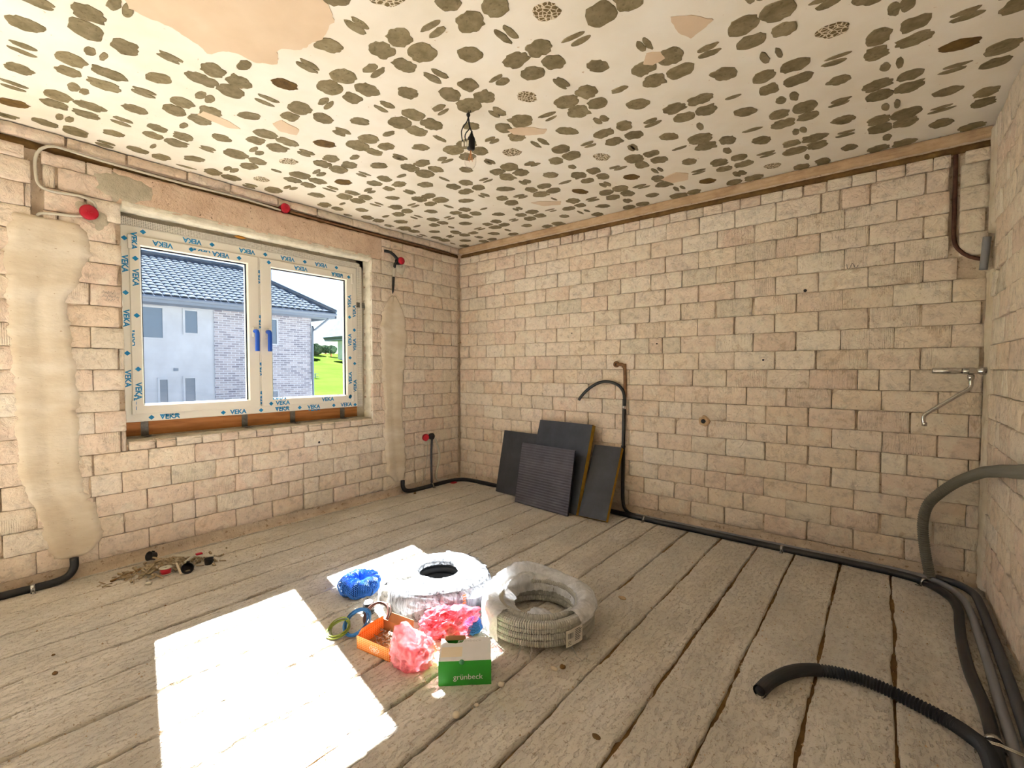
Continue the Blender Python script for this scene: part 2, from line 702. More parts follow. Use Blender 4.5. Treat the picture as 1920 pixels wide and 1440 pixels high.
def lay(parent, frame, s0, s1, courses, phase, blocks, combp, gap=(.002, .006), bedgap=(.002, .006), skip=None, closers=.04):
    """courses: list of (k, z0, z1, length); blocks: no-brick zones (a,b,z0,z1)"""
    for k, z0, z1, L in courses:
        p = phase(k)
        s = s0 + (p - s0) % L - L
        edges = []
        while s < s1 + L:
            edges.append(s + brng.uniform(-.006, .006))
            if brng.random() < closers:
                edges.append(s + L * brng.choice((.42, .5, .6)))
            s += L
        bg = brng.uniform(*bedgap)
        for a, b in zip(edges, edges[1:]):
            a2, b2 = max(a, s0), min(b, s1)
            if b2 - a2 < .03:
                continue
            segs = [(a2, b2)]
            for (ba, bb, bz0, bz1) in blocks:
                if bz0 < z1 - .02 and bz1 > z0 + .02:
                    ns = []
                    for (u, v) in segs:
                        if bb <= u or ba >= v:
                            ns.append((u, v))
                        else:
                            if ba - u > .02:
                                ns.append((u, ba))
                            if v - bb > .02:
                                ns.append((bb, v))
                    segs = ns
            for (u, v) in segs:
                g = brng.uniform(*gap) if brng.random() > .22 else brng.uniform(.010, .017)
                if skip and skip(u, v, z0, z1):
                    continue
                place_brick(parent, frame, u + g / 2, v - g / 2, z0 + bg / 2, z1 - bg / 2, comb=brng.random() < combp((u + v) / 2, z0))


COURSES = [(k, Z0 + k * CH, Z0 + (k + 1) * CH, .25) for k in range(18)]
TOPC = (18, Z0 + 18 * CH, GROOVE[0], .125)

# --- far wall (y = 0)
CHASE = (3.866, 3.906, 1.885, 2.40)
V, F = wall_grid(RX + .12, [], [(3.86, 3.91, 1.89, 2.38, .034)], 1.0, s0=-.06)
wall_back = link('wall_back', mesh('wall_back', [(s, d, z) for s, d, z in V], F, M['mortar']))
mb = MB().box((-.35, .10, -.2), (RX + .35, .3, HC + .2)).box((-.3, .02, -.1), (-.02, .12, HC + .1)).box((RX + .02, 0.02, -.1), (RX + .2, .12, HC + .1))
_b = len(wall_back.data.vertices)
wb_all = MB().add(V, F).add(mb.V, mb.F)
wall_back.data = wb_all.me('wall_back', M['mortar'], fix=False)
struct(wall_back, 'bare cream brick wall with grey boards leaning against it')
fr_back = lambda s, d: ((s, d), 0.0)
ph_back = lambda k: ((.137 if k % 2 == 0 else .262) if k > 8 else (.22 if k % 2 == 0 else .095)) + (0 if k != 18 else .03)


def skip_back(a, b, z0, z1):
    return (.95 < a and b < 1.62 and z1 < .50) or (.72 < a and b < 1.0 and z1 < .4) or (1.64 < a and b < 1.88 and z1 < .40)


lay(wall_back, fr_back, .004, RX - .004, COURSES + [TOPC], ph_back, [CHASE, (3.905, RX, 1.74, 1.80)], lambda s, z: .10 + .55 * max(0, (s - 2.0) / 2.0) * (z > 1.0), skip=skip_back)

# --- window wall (x = 0): s is world y, depth goes to -x
V, F = wall_grid(-YF + .06, [WIN, TER], [(-3.222, -3.186, 2.0, 2.43, .036)], 4.0, s0=YF)
mb = MB().add([(-d, s, z) for s, d, z in V], F)
for a, b in (((-.35, TER[1], -.2), (-.10, WIN[0], HC + .2)), ((-.35, YF - .3, -.2), (-.10, TER[0], HC + .2)), ((-.35, TER[0], TER[3]), (-.10, TER[1], HC + .2)), ((-.35, TER[0], -.2), (-.10, TER[1], -.02)), ((-.35, WIN[1], -.2), (-.10, .3, HC + .2)), ((-.35, WIN[0], -.2), (-.10, WIN[1], WIN[2] - .03)), ((-.35, WIN[0], WIN[3] + .02), (-.10, WIN[1], HC + .2))):
    mb.box(a, b)
wall_left = mb.build('wall_left', M['mortar'], fix=False)
struct(wall_left, 'bare brick window wall with pale plaster strips either side')
fr_left = lambda s, d: ((-d, s), math.pi / 2)
LINT = (-2.88, -1.0, 2.19, 2.41)
SLOT = (-3.224, -3.184, 2.0, 2.44)
plL = [(2.045, -3.30, -3.20), (2.03, -3.30, -3.02), (1.94, -3.32, -2.985), (1.80, -3.345, -3.0), (1.65, -3.335, -3.06), (1.58, -3.33, -3.10), (1.45, -3.33, -3.085), (1.30, -3.325, -3.07), (1.15, -3.33, -3.06), (1.0, -3.32, -3.055), (.78, -3.315, -3.06), (.60, -3.31, -3.055), (.50, -3.285, -3.045), (.42, -3.25, -3.01), (.35, -3.235, -2.985), (.24, -3.225, -2.968), (.19, -3.215, -2.972), (.135, -3.17, -3.02), (.115, -3.12, -3.08)]
plR = [(1.90, -.885, -.86), (1.86, -.93, -.82), (1.75, -.99, -.75), (1.62, -1.02, -.72), (1.47, -1.015, -.702), (1.30, -1.01, -.73), (1.16, -1.01, -.75), (.95, -.995, -.765), (.75, -.985, -.772), (.55, -.985, -.745), (.36, -.975, -.725), (.22, -.96, -.74), (.15, -.90, -.77), (.115, -.845, -.82)]


def interp_pl(pl, z):
    for (za, la, ra), (zb, lb, rb) in zip(pl, pl[1:]):
        if zb <= z <= za:
            t = (za - z) / (za - zb)
            return la + (lb - la) * t, ra + (rb - ra) * t
    return None


def skip_left(a, b, z0, z1):
    for pl in (plL, plR):
        ok = True
        for z in (z0 + .01, (z0 + z1) / 2, z1 - .01):
            iv = interp_pl(pl, z)
            if iv is None or a < iv[0] + .02 or b > iv[1] - .02:
                ok = False
        if ok:
            return True
    return False


ph_left = lambda k: (0.0 if k % 2 == 0 else .125)
lay(wall_left, fr_left, -3.97, -.03, COURSES, ph_left, [(WIN[0], WIN[1], WIN[2] - .005, WIN[3]), LINT, SLOT], lambda s, z: .22, skip=skip_left)
lay(wall_left, fr_left, -3.97, -.03, [(18, Z0 + 18 * CH, GROOVE[0], .25)], ph_left, [LINT, SLOT], lambda s, z: .15)
# sill course: thin brick edges under the sill
s = WIN[0] + .01
while s < WIN[1] - .06:
    w = brng.uniform(.10, .14)
    place_brick(wall_left, fr_left, s, min(s + w, WIN[1]), .700, .752, out=-.002 + .004)
    s += w + .008
# top course under the ceiling: flat slabs above the cable groove
s = -3.97
while s < -.05:
    w = brng.uniform(.24, .34)
    place_brick(wall_left, fr_left, s, min(s + w - .012, -.02), GROOVE[1] + .002, 2.496, kind='slab', out=.004)
    s += w


def loft_strip(parent, pl, name, mat, thick=.0150, nu=13, channel=True, seed=0.0):
    zs = np.arange(pl[-1][0], pl[0][0], .012)
    mb = MB()

    def fn(i, j):
        z = zs[i]
        l, r = interp_pl(pl, z)
        l += .020 * fz(z * 11, seed) + .014 * fz(z * 40, seed + 2)
        r += .020 * fz(z * 11, seed + 9) + .014 * fz(z * 40, seed + 4)
        u = j / (nu - 1)
        e = min(u, 1 - u) * 2
        x = thick * (1 - max(0, 1 - e * 5) ** 2 * 1.0) + .002 * fz(z * 6, u * 3, seed) + (-.006 if e < .01 else 0)
        if min(i, len(zs) - 1 - i) == 0:
            x = -.006
        if channel:
            x -= .006 * math.exp(-((u - .5 + .05 * math.sin(z * 2)) / .10) ** 2)
        return (x, l + (r - l) * u, z)
    mb.grid(fn, len(zs), nu).flip()
    return mb.build(name, mat, parent, fix=False)


p_ = loft_strip(wall_left, plL, 'plaster_strip', M['plaster'], seed=1.0)
p_['label'] = 'wide pale plaster strip left of the window'
p_ = loft_strip(wall_left, plR, 'plaster_strip', M['plaster'], seed=11.0)
p_['label'] = 'narrow pale plaster strip right of the window'


def render_patch(parent, name, mat, a, b, z0, z1, thick, amp, seed, edge=.03):
    ny, nz = int((b - a) / .015) + 2, int((z1 - z0) / .012) + 2
    mb = MB()

    def fn(i, j):
        y, z = a + (b - a) * i / (ny - 1), z0 + (z1 - z0) * j / (nz - 1)
        e = min(i, ny - 1 - i, j, nz - 1 - j)
        x = thick + amp * (fz(y * 10, z * 12, seed) + .5 * fz(y * 30, z * 36, seed + 2) + .25 * fz(y * 80, z * 80, seed + 2))
        if e == 0:
            x = -.012
            y += .012 * fz(y * 20, z * 20, seed + 1)
            z += .006 * fz(y * 20, z * 20, seed + 8)
        return (x, y, z)
    mb.grid(fn, ny, nz)
    return mb.build(name, mat, parent, fix=False)


render_patch(wall_left, 'lintel_render', M['lintel'], -2.87, -.98, 2.19, 2.40, .002, .006, 2.0)
# base of both walls: crumbled mortar ledge
mb = MB()
mb.grid(lambda i, j: ((.004 + .006 * fz(i * .6, j * 1.0, 3) + (.014 if j == 0 else 0), -3.9 + 3.9 * i / 199, Z0 * j / 4)), 200, 5)
mb.build('mortar_base', M['mortar'], wall_left, fix=False)
mb = MB()
mb.grid(lambda i, j: ((RX * i / 199, -(.004 + .006 * fz(i * .6, j * 1.0, 13) + (.014 if j == 0 else 0)), Z0 * j / 4)), 200, 5)
mb.build('mortar_base', M['mortar'], wall_back, fix=False)
# plaster band under the ceiling on the far wall
mb = MB()
mb.grid(lambda i, j: (RX * i / 219, -(.012 + .007 * fz(i * .35, j * .7, 5) + .003 * fz(i * 1.3, j * 2, 6)) * (1 if 0 < j < 7 else (-1.0 if j == 0 else .4)),
                      GROOVE[1] + .004 + (.006 * fz(i * .5, 3) if j == 0 else 0) + (2.499 - GROOVE[1] - .004) * j / 7), 220, 8)
trim = mb.build('trim_1', M['band'], fix=False)
struct(trim, 'brown plaster band along the top of the far wall')

# brown strip in the cable grooves: dirt plus painted groove shade
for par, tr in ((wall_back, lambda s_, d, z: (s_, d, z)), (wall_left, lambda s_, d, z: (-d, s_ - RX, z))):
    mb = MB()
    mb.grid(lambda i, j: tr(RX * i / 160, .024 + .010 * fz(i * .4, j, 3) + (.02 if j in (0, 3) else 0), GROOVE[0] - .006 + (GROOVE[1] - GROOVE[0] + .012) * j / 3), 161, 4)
    mb.build('groove_dirt_shade', M['dirt_and_shade'], par, fix=False)

# --- right wall (x = RX): s is -y
V, F = wall_grid(-YF + .06, [], [], 8.0, s0=-.06)
mb = MB().add([(RX + d, -s, z) for s, d, z in V], [tuple(f) for f in F])
mb.box((RX + .05, YF, -.2), (RX + .3, .3, HC + .2))
wall_right = mb.build('wall_right', M['mortar'], fix=False)
struct(wall_right, 'rough brick wall at the right edge of the room')
fr_right = lambda s, d: ((RX + d, -s), -math.pi / 2)
lay(wall_right, fr_right, .15, 2.15, [(k, z0, z1, .25) for k, z0, z1, _ in COURSES] + [(18, Z0 + 18 * CH, 2.48, .25)], lambda k: .10 if k % 2 else .225, [(.0, .17, 1.72, 1.95)], lambda s, z: .1)
mb = MB()     # rough plaster lapping over the corner


def corner_fn(i, j):
    z = .03 + 2.44 * i / 159
    u = j / 8
    w = .15 + .05 * fz(z * 5, 2) + .02 * fz(z * 20, 6)
    x = .006 + .012 * (fz(z * 7, u * 2, 4) + .6 * fz(z * 22, u * 6, 4)) * (1 if 0 < j < 8 else 0)
    if j == 8:
        x = -.012
    if 1.72 < z < 1.93:
        x -= .04
    return (RX - x, -(.002 + w * u), z)


mb.grid(corner_fn, 160, 9).flip()
mb.build('corner_plaster', M['plaster'], wall_right, fix=False)

# --- wall behind the camera
mb = MB().box((-.35, YF - .3, -.2), (RX + .3, YF, HC + .2))
wall_front = struct(mb.build('wall_front', M['plaster'], smooth=False), 'plastered wall behind the camera')

# --- ceiling
mb = MB()
mb.grid(lambda i, j: (-.1 + (RX + .2) * i / 60, YF - .1 + (-YF + .2) * j / 60, HC + .003 * fz(i * .25, j * .25, 3) + .002), 61, 61).flip()
mb.box((-.35, YF - .3, HC + .03), (RX + .3, .3, HC + .25))
ceiling = struct(mb.build('ceiling', M['ceiling'], fix=False), 'cream painted ceiling covered in brown glue marks')


def blob_mesh(name, fn_r, n, mat, seed):
    """flat dab of old glue, 1.6 mm thick, hanging below z = 0"""
    V, F = [], []
    ring = []
    crn = random.Random(int(seed * 10))
    for k in range(n):
        a = 2 * math.pi * k / n
        x, y = fn_r(a)
        nz_ = 1 + .22 * fz(math.cos(a) * 1.6, math.sin(a) * 1.6, seed) + .14 * fz(math.cos(a) * 5, math.sin(a) * 5, seed + 4) + (crn.random() - .5) * .07
        ring.append((x * nz_, y * nz_))
    V = [(x, y, .004) for x, y in ring] + [(x, y, -.0008) for x, y in ring] + [(x * .93, y * .93, -.0018) for x, y in ring]
    for lv in (0, 1):
        for k in range(n):
            l = (k + 1) % n
            F.append((lv * n + k, lv * n + l, (lv + 1) * n + l, (lv + 1) * n + k))
    F.append(tuple(2 * n + k for k in range(n)))
    me = mesh(name, V, F, mat, False)
    fixnormals(me)
    return me


def leaf_fn(seed):
    rr = random.Random(seed)
    k, q = rr.uniform(.75, 1.05), rr.uniform(.7, 1.0)

    def f(a):     # rounded quarter: square corner towards the origin of the clover
        c, s_ = math.cos(a), math.sin(a)
        e = 2.8 if c + s_ < 0 else 2.0
        m = (abs(c) ** e + abs(s_) ** e) ** (-1 / e)
        return (m * c * .058 * k, m * s_ * .058 * q)
    return f


LEAF = [blob_mesh('glue_mark', leaf_fn(s), 24, M['glue'], s * 3.3) for s in range(12)]
OVAL = [blob_mesh('glue_mark', (lambda a, s=s: (.054 * (1 + .05 * (s % 3)) * math.cos(a), .044 * math.sin(a))), 28, M['glue_net'] if s in (2, 7) else (M['glue_brown'] if s == 5 else M['glue']), s * 5.1 + 90) for s in range(9)]
SLIM = [blob_mesh('glue_mark', (lambda a, s=s: (.052 * math.cos(a), (.014 + .003 * (s % 3)) * math.sin(a))), 16, M['glue'], s * 7.7 + 40) for s in range(9)]

PEEL = [
    [(1.45, -3.10), (1.46, -2.95), (1.41, -2.83), (1.49, -2.79), (1.50, -2.68), (1.56, -2.62), (1.66, -2.66), (1.72, -2.60), (1.87, -2.58), (1.97, -2.60), (2.03, -2.66), (2.06, -2.85), (2.0, -3.05), (1.8, -3.2), (1.58, -3.16)],
    [(2.96, -1.83), (3.02, -1.79), (3.08, -1.72), (3.03, -1.69), (2.98, -1.67), (2.95, -1.74)],
    [(1.98, -1.59), (2.06, -1.56), (2.15, -1.46), (2.11, -1.43), (2.03, -1.47), (1.97, -1.53)],
    [(2.81, -1.70), (2.86, -1.67), (2.86, -1.62), (2.80, -1.61), (2.77, -1.64)],
    [(2.38, -.42), (2.50, -.47), (2.56, -.40), (2.52, -.30), (2.42, -.31)],
    [(.84, -2.70), (.90, -2.69), (.90, -2.58), (.86, -2.50), (.82, -2.55)],
    [(1.05, -2.42), (1.12, -2.40), (1.10, -2.30), (1.03, -2.28), (1.0, -2.36)],
    [(1.42, -.62), (1.50, -.60), (1.62, -.50), (1.58, -.44), (1.46, -.50)],
]
for q, pl in enumerate(PEEL):
    ol = rough_outline(pl, .012, .012 if q == 0 else .006, 18, q * 3.0)
    n = len(ol)
    V = [(x, y, HC + .004) for x, y in ol] + [(x, y, HC - .0012) for x, y in ol]
    F = [(k, (k + 1) % n, n + (k + 1) % n, n + k) for k in range(n)] + [tuple(n + k for k in range(n))]
    o = MB().add(V, F).build('peeled_patch', M['peeled'], ceiling, smooth=False)
    if q == 0:
        o['label'] = 'large patch of peeled paint above the window side'


def in_poly(x, y, P):
    c = False
    for (x0, y0), (x1, y1) in zip(P, P[1:] + P[:1]):
        if (y0 > y) != (y1 > y) and x < (x1 - x0) * (y - y0) / (y1 - y0) + x0:
            c = not c
    return c


crng = random.Random(5)
dabs = []
PX, PY = .394, .391
for i in range(-3, 9):
    for j in range(-11, 6):
        nx_, ny_ = .85 + PX * i, -1.945 + PY * j
        for sx, sy, rz in ((1, 1, 0), (-1, 1, 1), (-1, -1, 2), (1, -1, 3)):
            if crng.random() < .94:
                g = crng.uniform(.054, .064)
                dabs.append((nx_ + sx * g, ny_ + sy * g, crng.choice(LEAF), rz * math.pi / 2, crng.uniform(.86, 1.10), crng.uniform(.86, 1.1)))
        dabs.append((nx_ + PX / 2 + crng.uniform(-.015, .015), ny_ + PY / 2 + crng.uniform(-.015, .015), crng.choice(OVAL), crng.uniform(-.5, .5) + math.pi / 4, crng.uniform(.82, 1.08), crng.uniform(.82, 1.08)))
        for (ex, ey, rz) in ((PX / 2, 0, 0), (0, PY / 2, math.pi / 2)):
            for sd in (-1, 1):
                if crng.random() < .88:
                    off = sd * crng.uniform(.016, .022)
                    dabs.append((nx_ + ex + (off if rz else 0) + crng.uniform(-.012, .012), ny_ + ey + (0 if rz else off), crng.choice(SLIM), rz + crng.uniform(-.1, .1), crng.uniform(.7, 1.0), crng.uniform(.8, 1.3)))
vis = []
fwd = Vector((-math.sin(math.radians(38.9)), math.cos(math.radians(38.9)), 0))
for d in dabs:
    x, y = d[0], d[1]
    if not (.035 < x < RX - .05 and YF + .05 < y < -.035) or any(in_poly(x, y, P) for P in PEEL):
        continue
    dist = Vector((x, y, HC)) - CAMP
    dep = dist.dot(fwd)
    lat = abs(dist.x * fwd.y - dist.y * fwd.x)
    seen = dep > .55 and lat < dep * 1.13 and dist.z / max(dep, .01) < .86
    rad = max(v.co.length for v in d[2].vertices) if False else (.05 if d[2] in OVAL else (.045 if d[2] in LEAF else .026))
    vis.append(((rad * rad * d[4] * d[5] / dist.length_squared * (dist.z / dist.length)) if seen else 0, d))
vis.sort(key=lambda t: -t[0])
rest = MB()
for n_, (sz, (x, y, me, rz, sx, sy)) in enumerate(vis):
    if n_ < 300:
        o = link('glue_mark', me, ceiling, (x, y, HC + .0008), (0, 0, rz))
        o.scale = (sx, sy, 1)
    else:
        mt = Matrix.Translation((x, y, HC + .0008)) @ Matrix.Rotation(rz, 4, 'Z') @ Matrix.Diagonal((sx, sy, 1, 1))
        rest.add([mt @ v.co for v in me.vertices], [tuple(p.vertices) for p in me.polygons])
o = rest.build('far_glue_marks', M['glue'], ceiling, smooth=False, fix=False)
o['kind'] = 'stuff'

# --- floor: concrete planks with gritty joints
mb = MB().box((-.3, YF - .3, -.25), (RX + .3, .3, -.016))
floor = struct(mb.build('floor', M['dirt_and_shade'], smooth=False), 'dusty concrete floor of long planks with gritty joints')
EDG = [-.20, .04, .29, .535, .78, 1.025, 1.268, 1.52, 1.765, 2.01, 2.255, 2.485, 2.715, 2.955, 3.168, 3.41, 3.655, 3.9, RX + .06]
for q, (a, b) in enumerate(zip(EDG, EDG[1:])):
    a = max(a, -.02)
    mb = MB()
    w = b - a
    us = [0, .0, .012, .03, .08] + list(np.linspace(.13, .87, 14)) + [.92, .97, .988, 1.0, 1.0]
    ny = 420
    nu = len(us)

    def fn(i, j, a=a, w=w, q=q):
        y = YF - .02 + (-YF + .04) * i / (ny - 1)
        u = us[j]
        gl = .005 + .008 * abs(fz(y * 3, q * 2.0)) * 2 + .004 * fz(y * 21, q * 2.0) + .003 * fz(y * 55, q)
        gr = .004 + .006 * abs(fz(y * 3, q * 2.0 + 7)) * 2 + .003 * fz(y * 21, q * 2.0 + 7)
        if fz(y * 1.7, q * 5.0 + 2) > .22:
            gl, gr = gl * .25, gr * .25
        x0, x1 = a + max(gl, .0006), a + w - max(gr, .0006)
        x = x0 + (x1 - x0) * u
        z = .0022 * fz(x * 8, y * 4, 1) + .0016 * fz(x * 30, y * 18, 2) + .0010 * fz(x * 70, y * 60, 2)
        z += .010 * max(0, fz(x * 2.2, y * 1.3, 6) - .05) * (.35 - abs(fz(x * 40, y * 28, 8)))
        e = min(j, nu - 1 - j)
        if e == 0:
            z = -.02
        elif e == 1:
            z -= .0045 + .003 * fz(y * 30, q)
        elif e == 2:
            z -= .001
        elif e == 3 and fz(y * 2.3, q * 9.1) > .15:
            z += .0035 * (1 + fz(y * 40, q))
        return (x, y, z)
    mb.grid(fn, ny, nu).flip()
    mb.build('floor_plank', M['floor'], floor, fix=False)

# grit and crumbs swept over the planks
grng = random.Random(77)
mb = MB()
for k in range(4200):
    y = YF + .3 + (-YF - .35) * grng.random()
    if k % 2:
        x = grng.choice(EDG[1:-1]) + grng.gauss(0, .022)
    else:
        x = grng.uniform(.08, RX - .15)
        if fz(x * 2.2, y * 1.3, 6) < -.05 and grng.random() < .7:
            continue
    r = grng.choice((.0014, .0018, .0024, .0034)) * grng.uniform(.7, 1.3)
    ang = grng.uniform(0, 6.28)
    V = []
    for a in range(3):
        t_ = ang + a * 2.09 + grng.uniform(-.4, .4)
        V.append((x + r * math.cos(t_) * 1.3, y + r * math.sin(t_) * 1.3, -.001))
    V.append((x + grng.uniform(-.4, .4) * r, y + grng.uniform(-.4, .4) * r, .002 + r * grng.uniform(.6, 1.3)))
    mb.add(V, [(0, 1, 3), (1, 2, 3), (2, 0, 3)])
o = mb.build('grit', M['band'], floor, smooth=False)
o['kind'] = 'stuff'

# ------------------------------------------------------------------ window
window = struct(link('window_1', None), 'white double-sash window still covered in printed protective film')
FY0, FY1, FZ0, FZ1 = -2.845, -1.185, .862, 2.105
XF, XS, XB = -.112, -.100, -.172           # faces: fixed frame, sashes, outside


def ring(mb, o, i, xf, xb, lip=.0):
    """rectangular frame: o, i = (y0, y1, z0, z1)"""
    def rect(r, x):
        return [(x, r[0], r[2]), (x, r[1], r[2]), (x, r[1], r[3]), (x, r[0], r[3])]
    c = .003
    sh = lambda r, d: (r[0] + d, r[1] - d, r[2] + d, r[3] - d)
    loops = [rect(o, xb), rect(o, xf - c), rect(sh(o, c), xf), rect(sh(i, -lip), xf), rect(i, xf - .012 if lip else xf - .001), rect(i, xb)]
    V = [v for l in loops for v in l]
    F = []
    n = len(loops)
    for a in range(n):
        b = (a + 1) % n
        for k in range(4):
            l = (k + 1) % 4
            F.append((a * 4 + k, a * 4 + l, b * 4 + l, b * 4 + k))
    mb.add(V, F)
    return mb


SL, SR = (-2.795, -2.028, .912, 2.045), (-2.012, -1.232, .912, 2.045)
GL, GR = (-2.735, -2.107, .972, 1.982), (-1.930, -1.298, .972, 1.982)
frame = ring(MB(), (FY0, FY1, FZ0, FZ1), (-2.775, -1.252, .932, 2.025), XF, XB).build('frame', M['film'], window, smooth=False)
MB().box((XB, -2.045, .92), (XF, -1.995, 2.03)).build('mullion', M['film'], window, smooth=False)


def print_on(mb, txt_geo, y, z, x, rot=0.0):
    V, F = txt_geo
    c, s_ = math.cos(rot), math.sin(rot)
    mb.add([(x, y + v.x * c - v.y * s_, z + v.x * s_ + v.y * c) for v in V], F)


TXT = text_geo('VEKA', .031, .035, 1.0)
TXS = text_geo('VEKA', .012, .01, 1.6)
DIA = ([Vector((-.017, 0, 0)), Vector((0, -.016, 0)), Vector((.017, 0, 0)), Vector((0, .016, 0))], [(0, 1, 2, 3)])
SQG = ([Vector((-.03, -.003, 0)), Vector((.03, -.003, 0)), Vector((.03, .003, 0)), Vector((-.03, .003, 0))], [(0, 1, 2, 3)])


def clipz(geo, lo, hi):
    """lettering cut off by the edge of the profile (film misplaced)"""
    bm = bmesh.new()
    vs_ = [bm.verts.new(v) for v in geo[0]]
    for f in geo[1]:
        try:
            bm.faces.new([vs_[i] for i in f])
        except ValueError:
            pass
    for co, no in (((0, lo, 0), (0, -1, 0)), ((0, hi, 0), (0, 1, 0))):
        bmesh.ops.bisect_plane(bm, geom=bm.verts[:] + bm.edges[:] + bm.faces[:], plane_co=co, plane_no=no, clear_outer=True)
    bm.verts.index_update()
    out = ([v.co.copy() for v in bm.verts], [[v.index for v in f.verts] for f in bm.faces])
    bm.free()
    return out


HALF = clipz(TXT, -.016, -.003)
HALFT = clipz(TXT, .002, .016)
fp, sp = MB(), MB()
xf = XF + .0007
R90, R180 = -math.pi / 2, math.pi
# fixed frame: bottom bar upright, top bar upside down, sides turned
for y in (-2.60, -2.18, -1.86, -1.60, -1.30):
    print_on(fp, TXT, y, .886, xf)
for y in (-2.70, -2.28, -2.02, -1.72, -1.42):
    print_on(fp, DIA, y, .886, xf)
for y in (-2.60, -1.86, -1.60):
    print_on(fp, HALF, y, .905 if y != -1.6 else .868, xf, 0)
for y in (-2.45, -2.10, -1.80, -1.52):
    print_on(fp, TXT, y, 2.076, xf, R180)
for y in (-2.72, -2.33, -1.97, -1.66, -1.38):
    print_on(fp, DIA, y, 2.078, xf)
for z in (1.86, 1.52, 1.14):
    print_on(fp, TXT, -2.815, z, xf, R90)
    print_on(fp, DIA, -2.815, z + .16, xf)
for z in (1.72, 1.42, 1.05):
    print_on(fp, TXT, -1.213, z, xf, math.pi / 2)
    print_on(fp, DIA, -1.213, z - .17, xf)
for z in (1.90, 1.56, 1.20, .98):
    print_on(fp, clipz(TXT, -.011, .016), -2.020, z, xf, math.pi / 2)
o = fp.build('printed_lettering', M['print_blue'], frame, smooth=False, fix=False)


def sash(S, G, hside, prints):
    s_ = ring(MB(), S, G, XS, XB + .006, .008).build('sash', M['film'], window, smooth=False)
    mb = ring(MB(), (G[0] - .004, G[1] + .004, G[2] - .004, G[3] + .004), (G[0] + .005, G[1] - .005, G[2] + .004, G[3] - .006), XS - .018, XS - .034)
    mb.build('gasket', M['gasket'], s_, smooth=False)
    MB().box((XS - .030, G[0] - .002, G[2] - .002), (XS - .026, G[1] + .002, G[3] + .002)).build('pane', M['glass'], s_, smooth=False)
    mb = MB()
    mb.box((XS - .002, hside - .014, 1.44), (XS + .010, hside + .014, 1.515), .004)
    mb.build('handle_plate', M['pvc'], s_)
    mb = MB()
    mb.tube(spline([(XS + .008, hside, 1.485), (XS + .030, hside, 1.485), (XS + .044, hside, 1.480), (XS + .050, hside, 1.462), (XS + .050, hside, 1.42), (XS + .047, hside, 1.335)], .008), .012, 10, rfun=lambda i: .0155)
    h = mb.build('handle', M['handle_blue'], s_)
    h['label'] = 'blue film-wrapped lever handle'
    pm = MB()
    for kind, y, z, rot in prints:
        print_on(pm, kind, y, z, XS + .0007, rot)
    pm.build('printed_lettering', M['print_blue'], s_, smooth=False, fix=False)
    return s_


T, D = TXT, DIA
sash(SL, GL, -2.062, [(T, -2.62, 2.016, R180), (HALFT, -2.40, 2.030, R180), (T, -2.28, 2.014, R180), (D, -2.46, 2.016, 0), (D, -2.16, 2.014, 0)] +
     [(T, -2.765, z, R90) for z in (1.78, 1.06)] + [(HALF, -2.775, z, R90) for z in (1.40, .99)] + [(D, -2.765, z, 0) for z in (1.90, 1.54, 1.20)] + [(T, -2.770, 2.01, R90)])
sash(SR, GR, -1.972, [(T, -1.70, 2.014, R180), (T, -1.38, 2.014, R180), (HALFT, -1.38, 2.030, R180), (D, -1.95, 2.02, 0), (D, -1.27, 2.012, 0)] +
     [(T, -1.266, z, math.pi / 2) for z in (1.80, 1.46, 1.12)] + [(D, -1.266, z, 0) for z in (1.66, 1.30, .96)] +
     [(T, -1.86, .934, 0), (HALFT, -1.88, .958, 0), (T, -1.48, .944, 0), (D, -1.95, .932, 0), (D, -1.27, .95, 0)])
# hinge covers
for y, z in ((-2.792, 2.0), (-2.792, .955), (-1.236, 2.0), (-1.236, .955)):
    MB().box((XS - .004, y - .010, z - .045), (XS + .010, y + .010, z + .045), .004).build('hinge', M['pvc'], window)
# perforated sealing strip above and to the right of the frame
pf = NT('perforated_strip')
v_ = pf.coords(False, 'Object', (1, 110, 110))
vr = pf.n('TexVoronoi', distance='EUCLIDEAN')
vr.inputs['Randomness'].default_value = 0.0
vr.inputs['Scale'].default_value = 1.0
pf.l(v_, vr.inputs['Vector'])
cc = pf.ramp(vr.outputs['Distance'], [(.26, '#5f5a4e'), (.34, '#ddd8ca')])
M['perf'] = pf.done(pf.bsdf(cc, .5))
mb = MB()
mb.grid(lambda i, j: (XF + .004 + .010 * (j == 1) + .004 * fz(i * .4, j), -2.84 + 1.68 * i / 79, 2.103 + .045 * j + .004 * fz(i * .3, 5) * j), 80, 2)
mb.build('sealing_strip', M['perf'], window, fix=False)
mb = MB()
mb.grid(lambda i, j: (XF + .004 + .012 * (j == 1), -1.188 + .042 * j + .004 * fz(i * .3, 9) * j, .86 + 1.26 * i / 59), 60, 2)
mb.flip().build('sealing_strip', M['perf'], window, fix=False)
MB().box((XF - .004, -1.19, 1.755), (XF + .012, -1.105, 1.80)).build('fixing_lug', M['steel'], window, smooth=False)
for a, b in (((-.165, -2.86, 2.098), (-.122, -1.10, 2.21)), ((-.165, -1.187, .74), (-.122, -1.095, 2.2)), ((-.165, -2.87, .74), (-.124, -2.843, 2.2)), ((-.168, -2.86, .735), (-.130, -1.10, .775))):
    MB().box(a, b).build('joint_mortar', M['cement'], window, smooth=False)
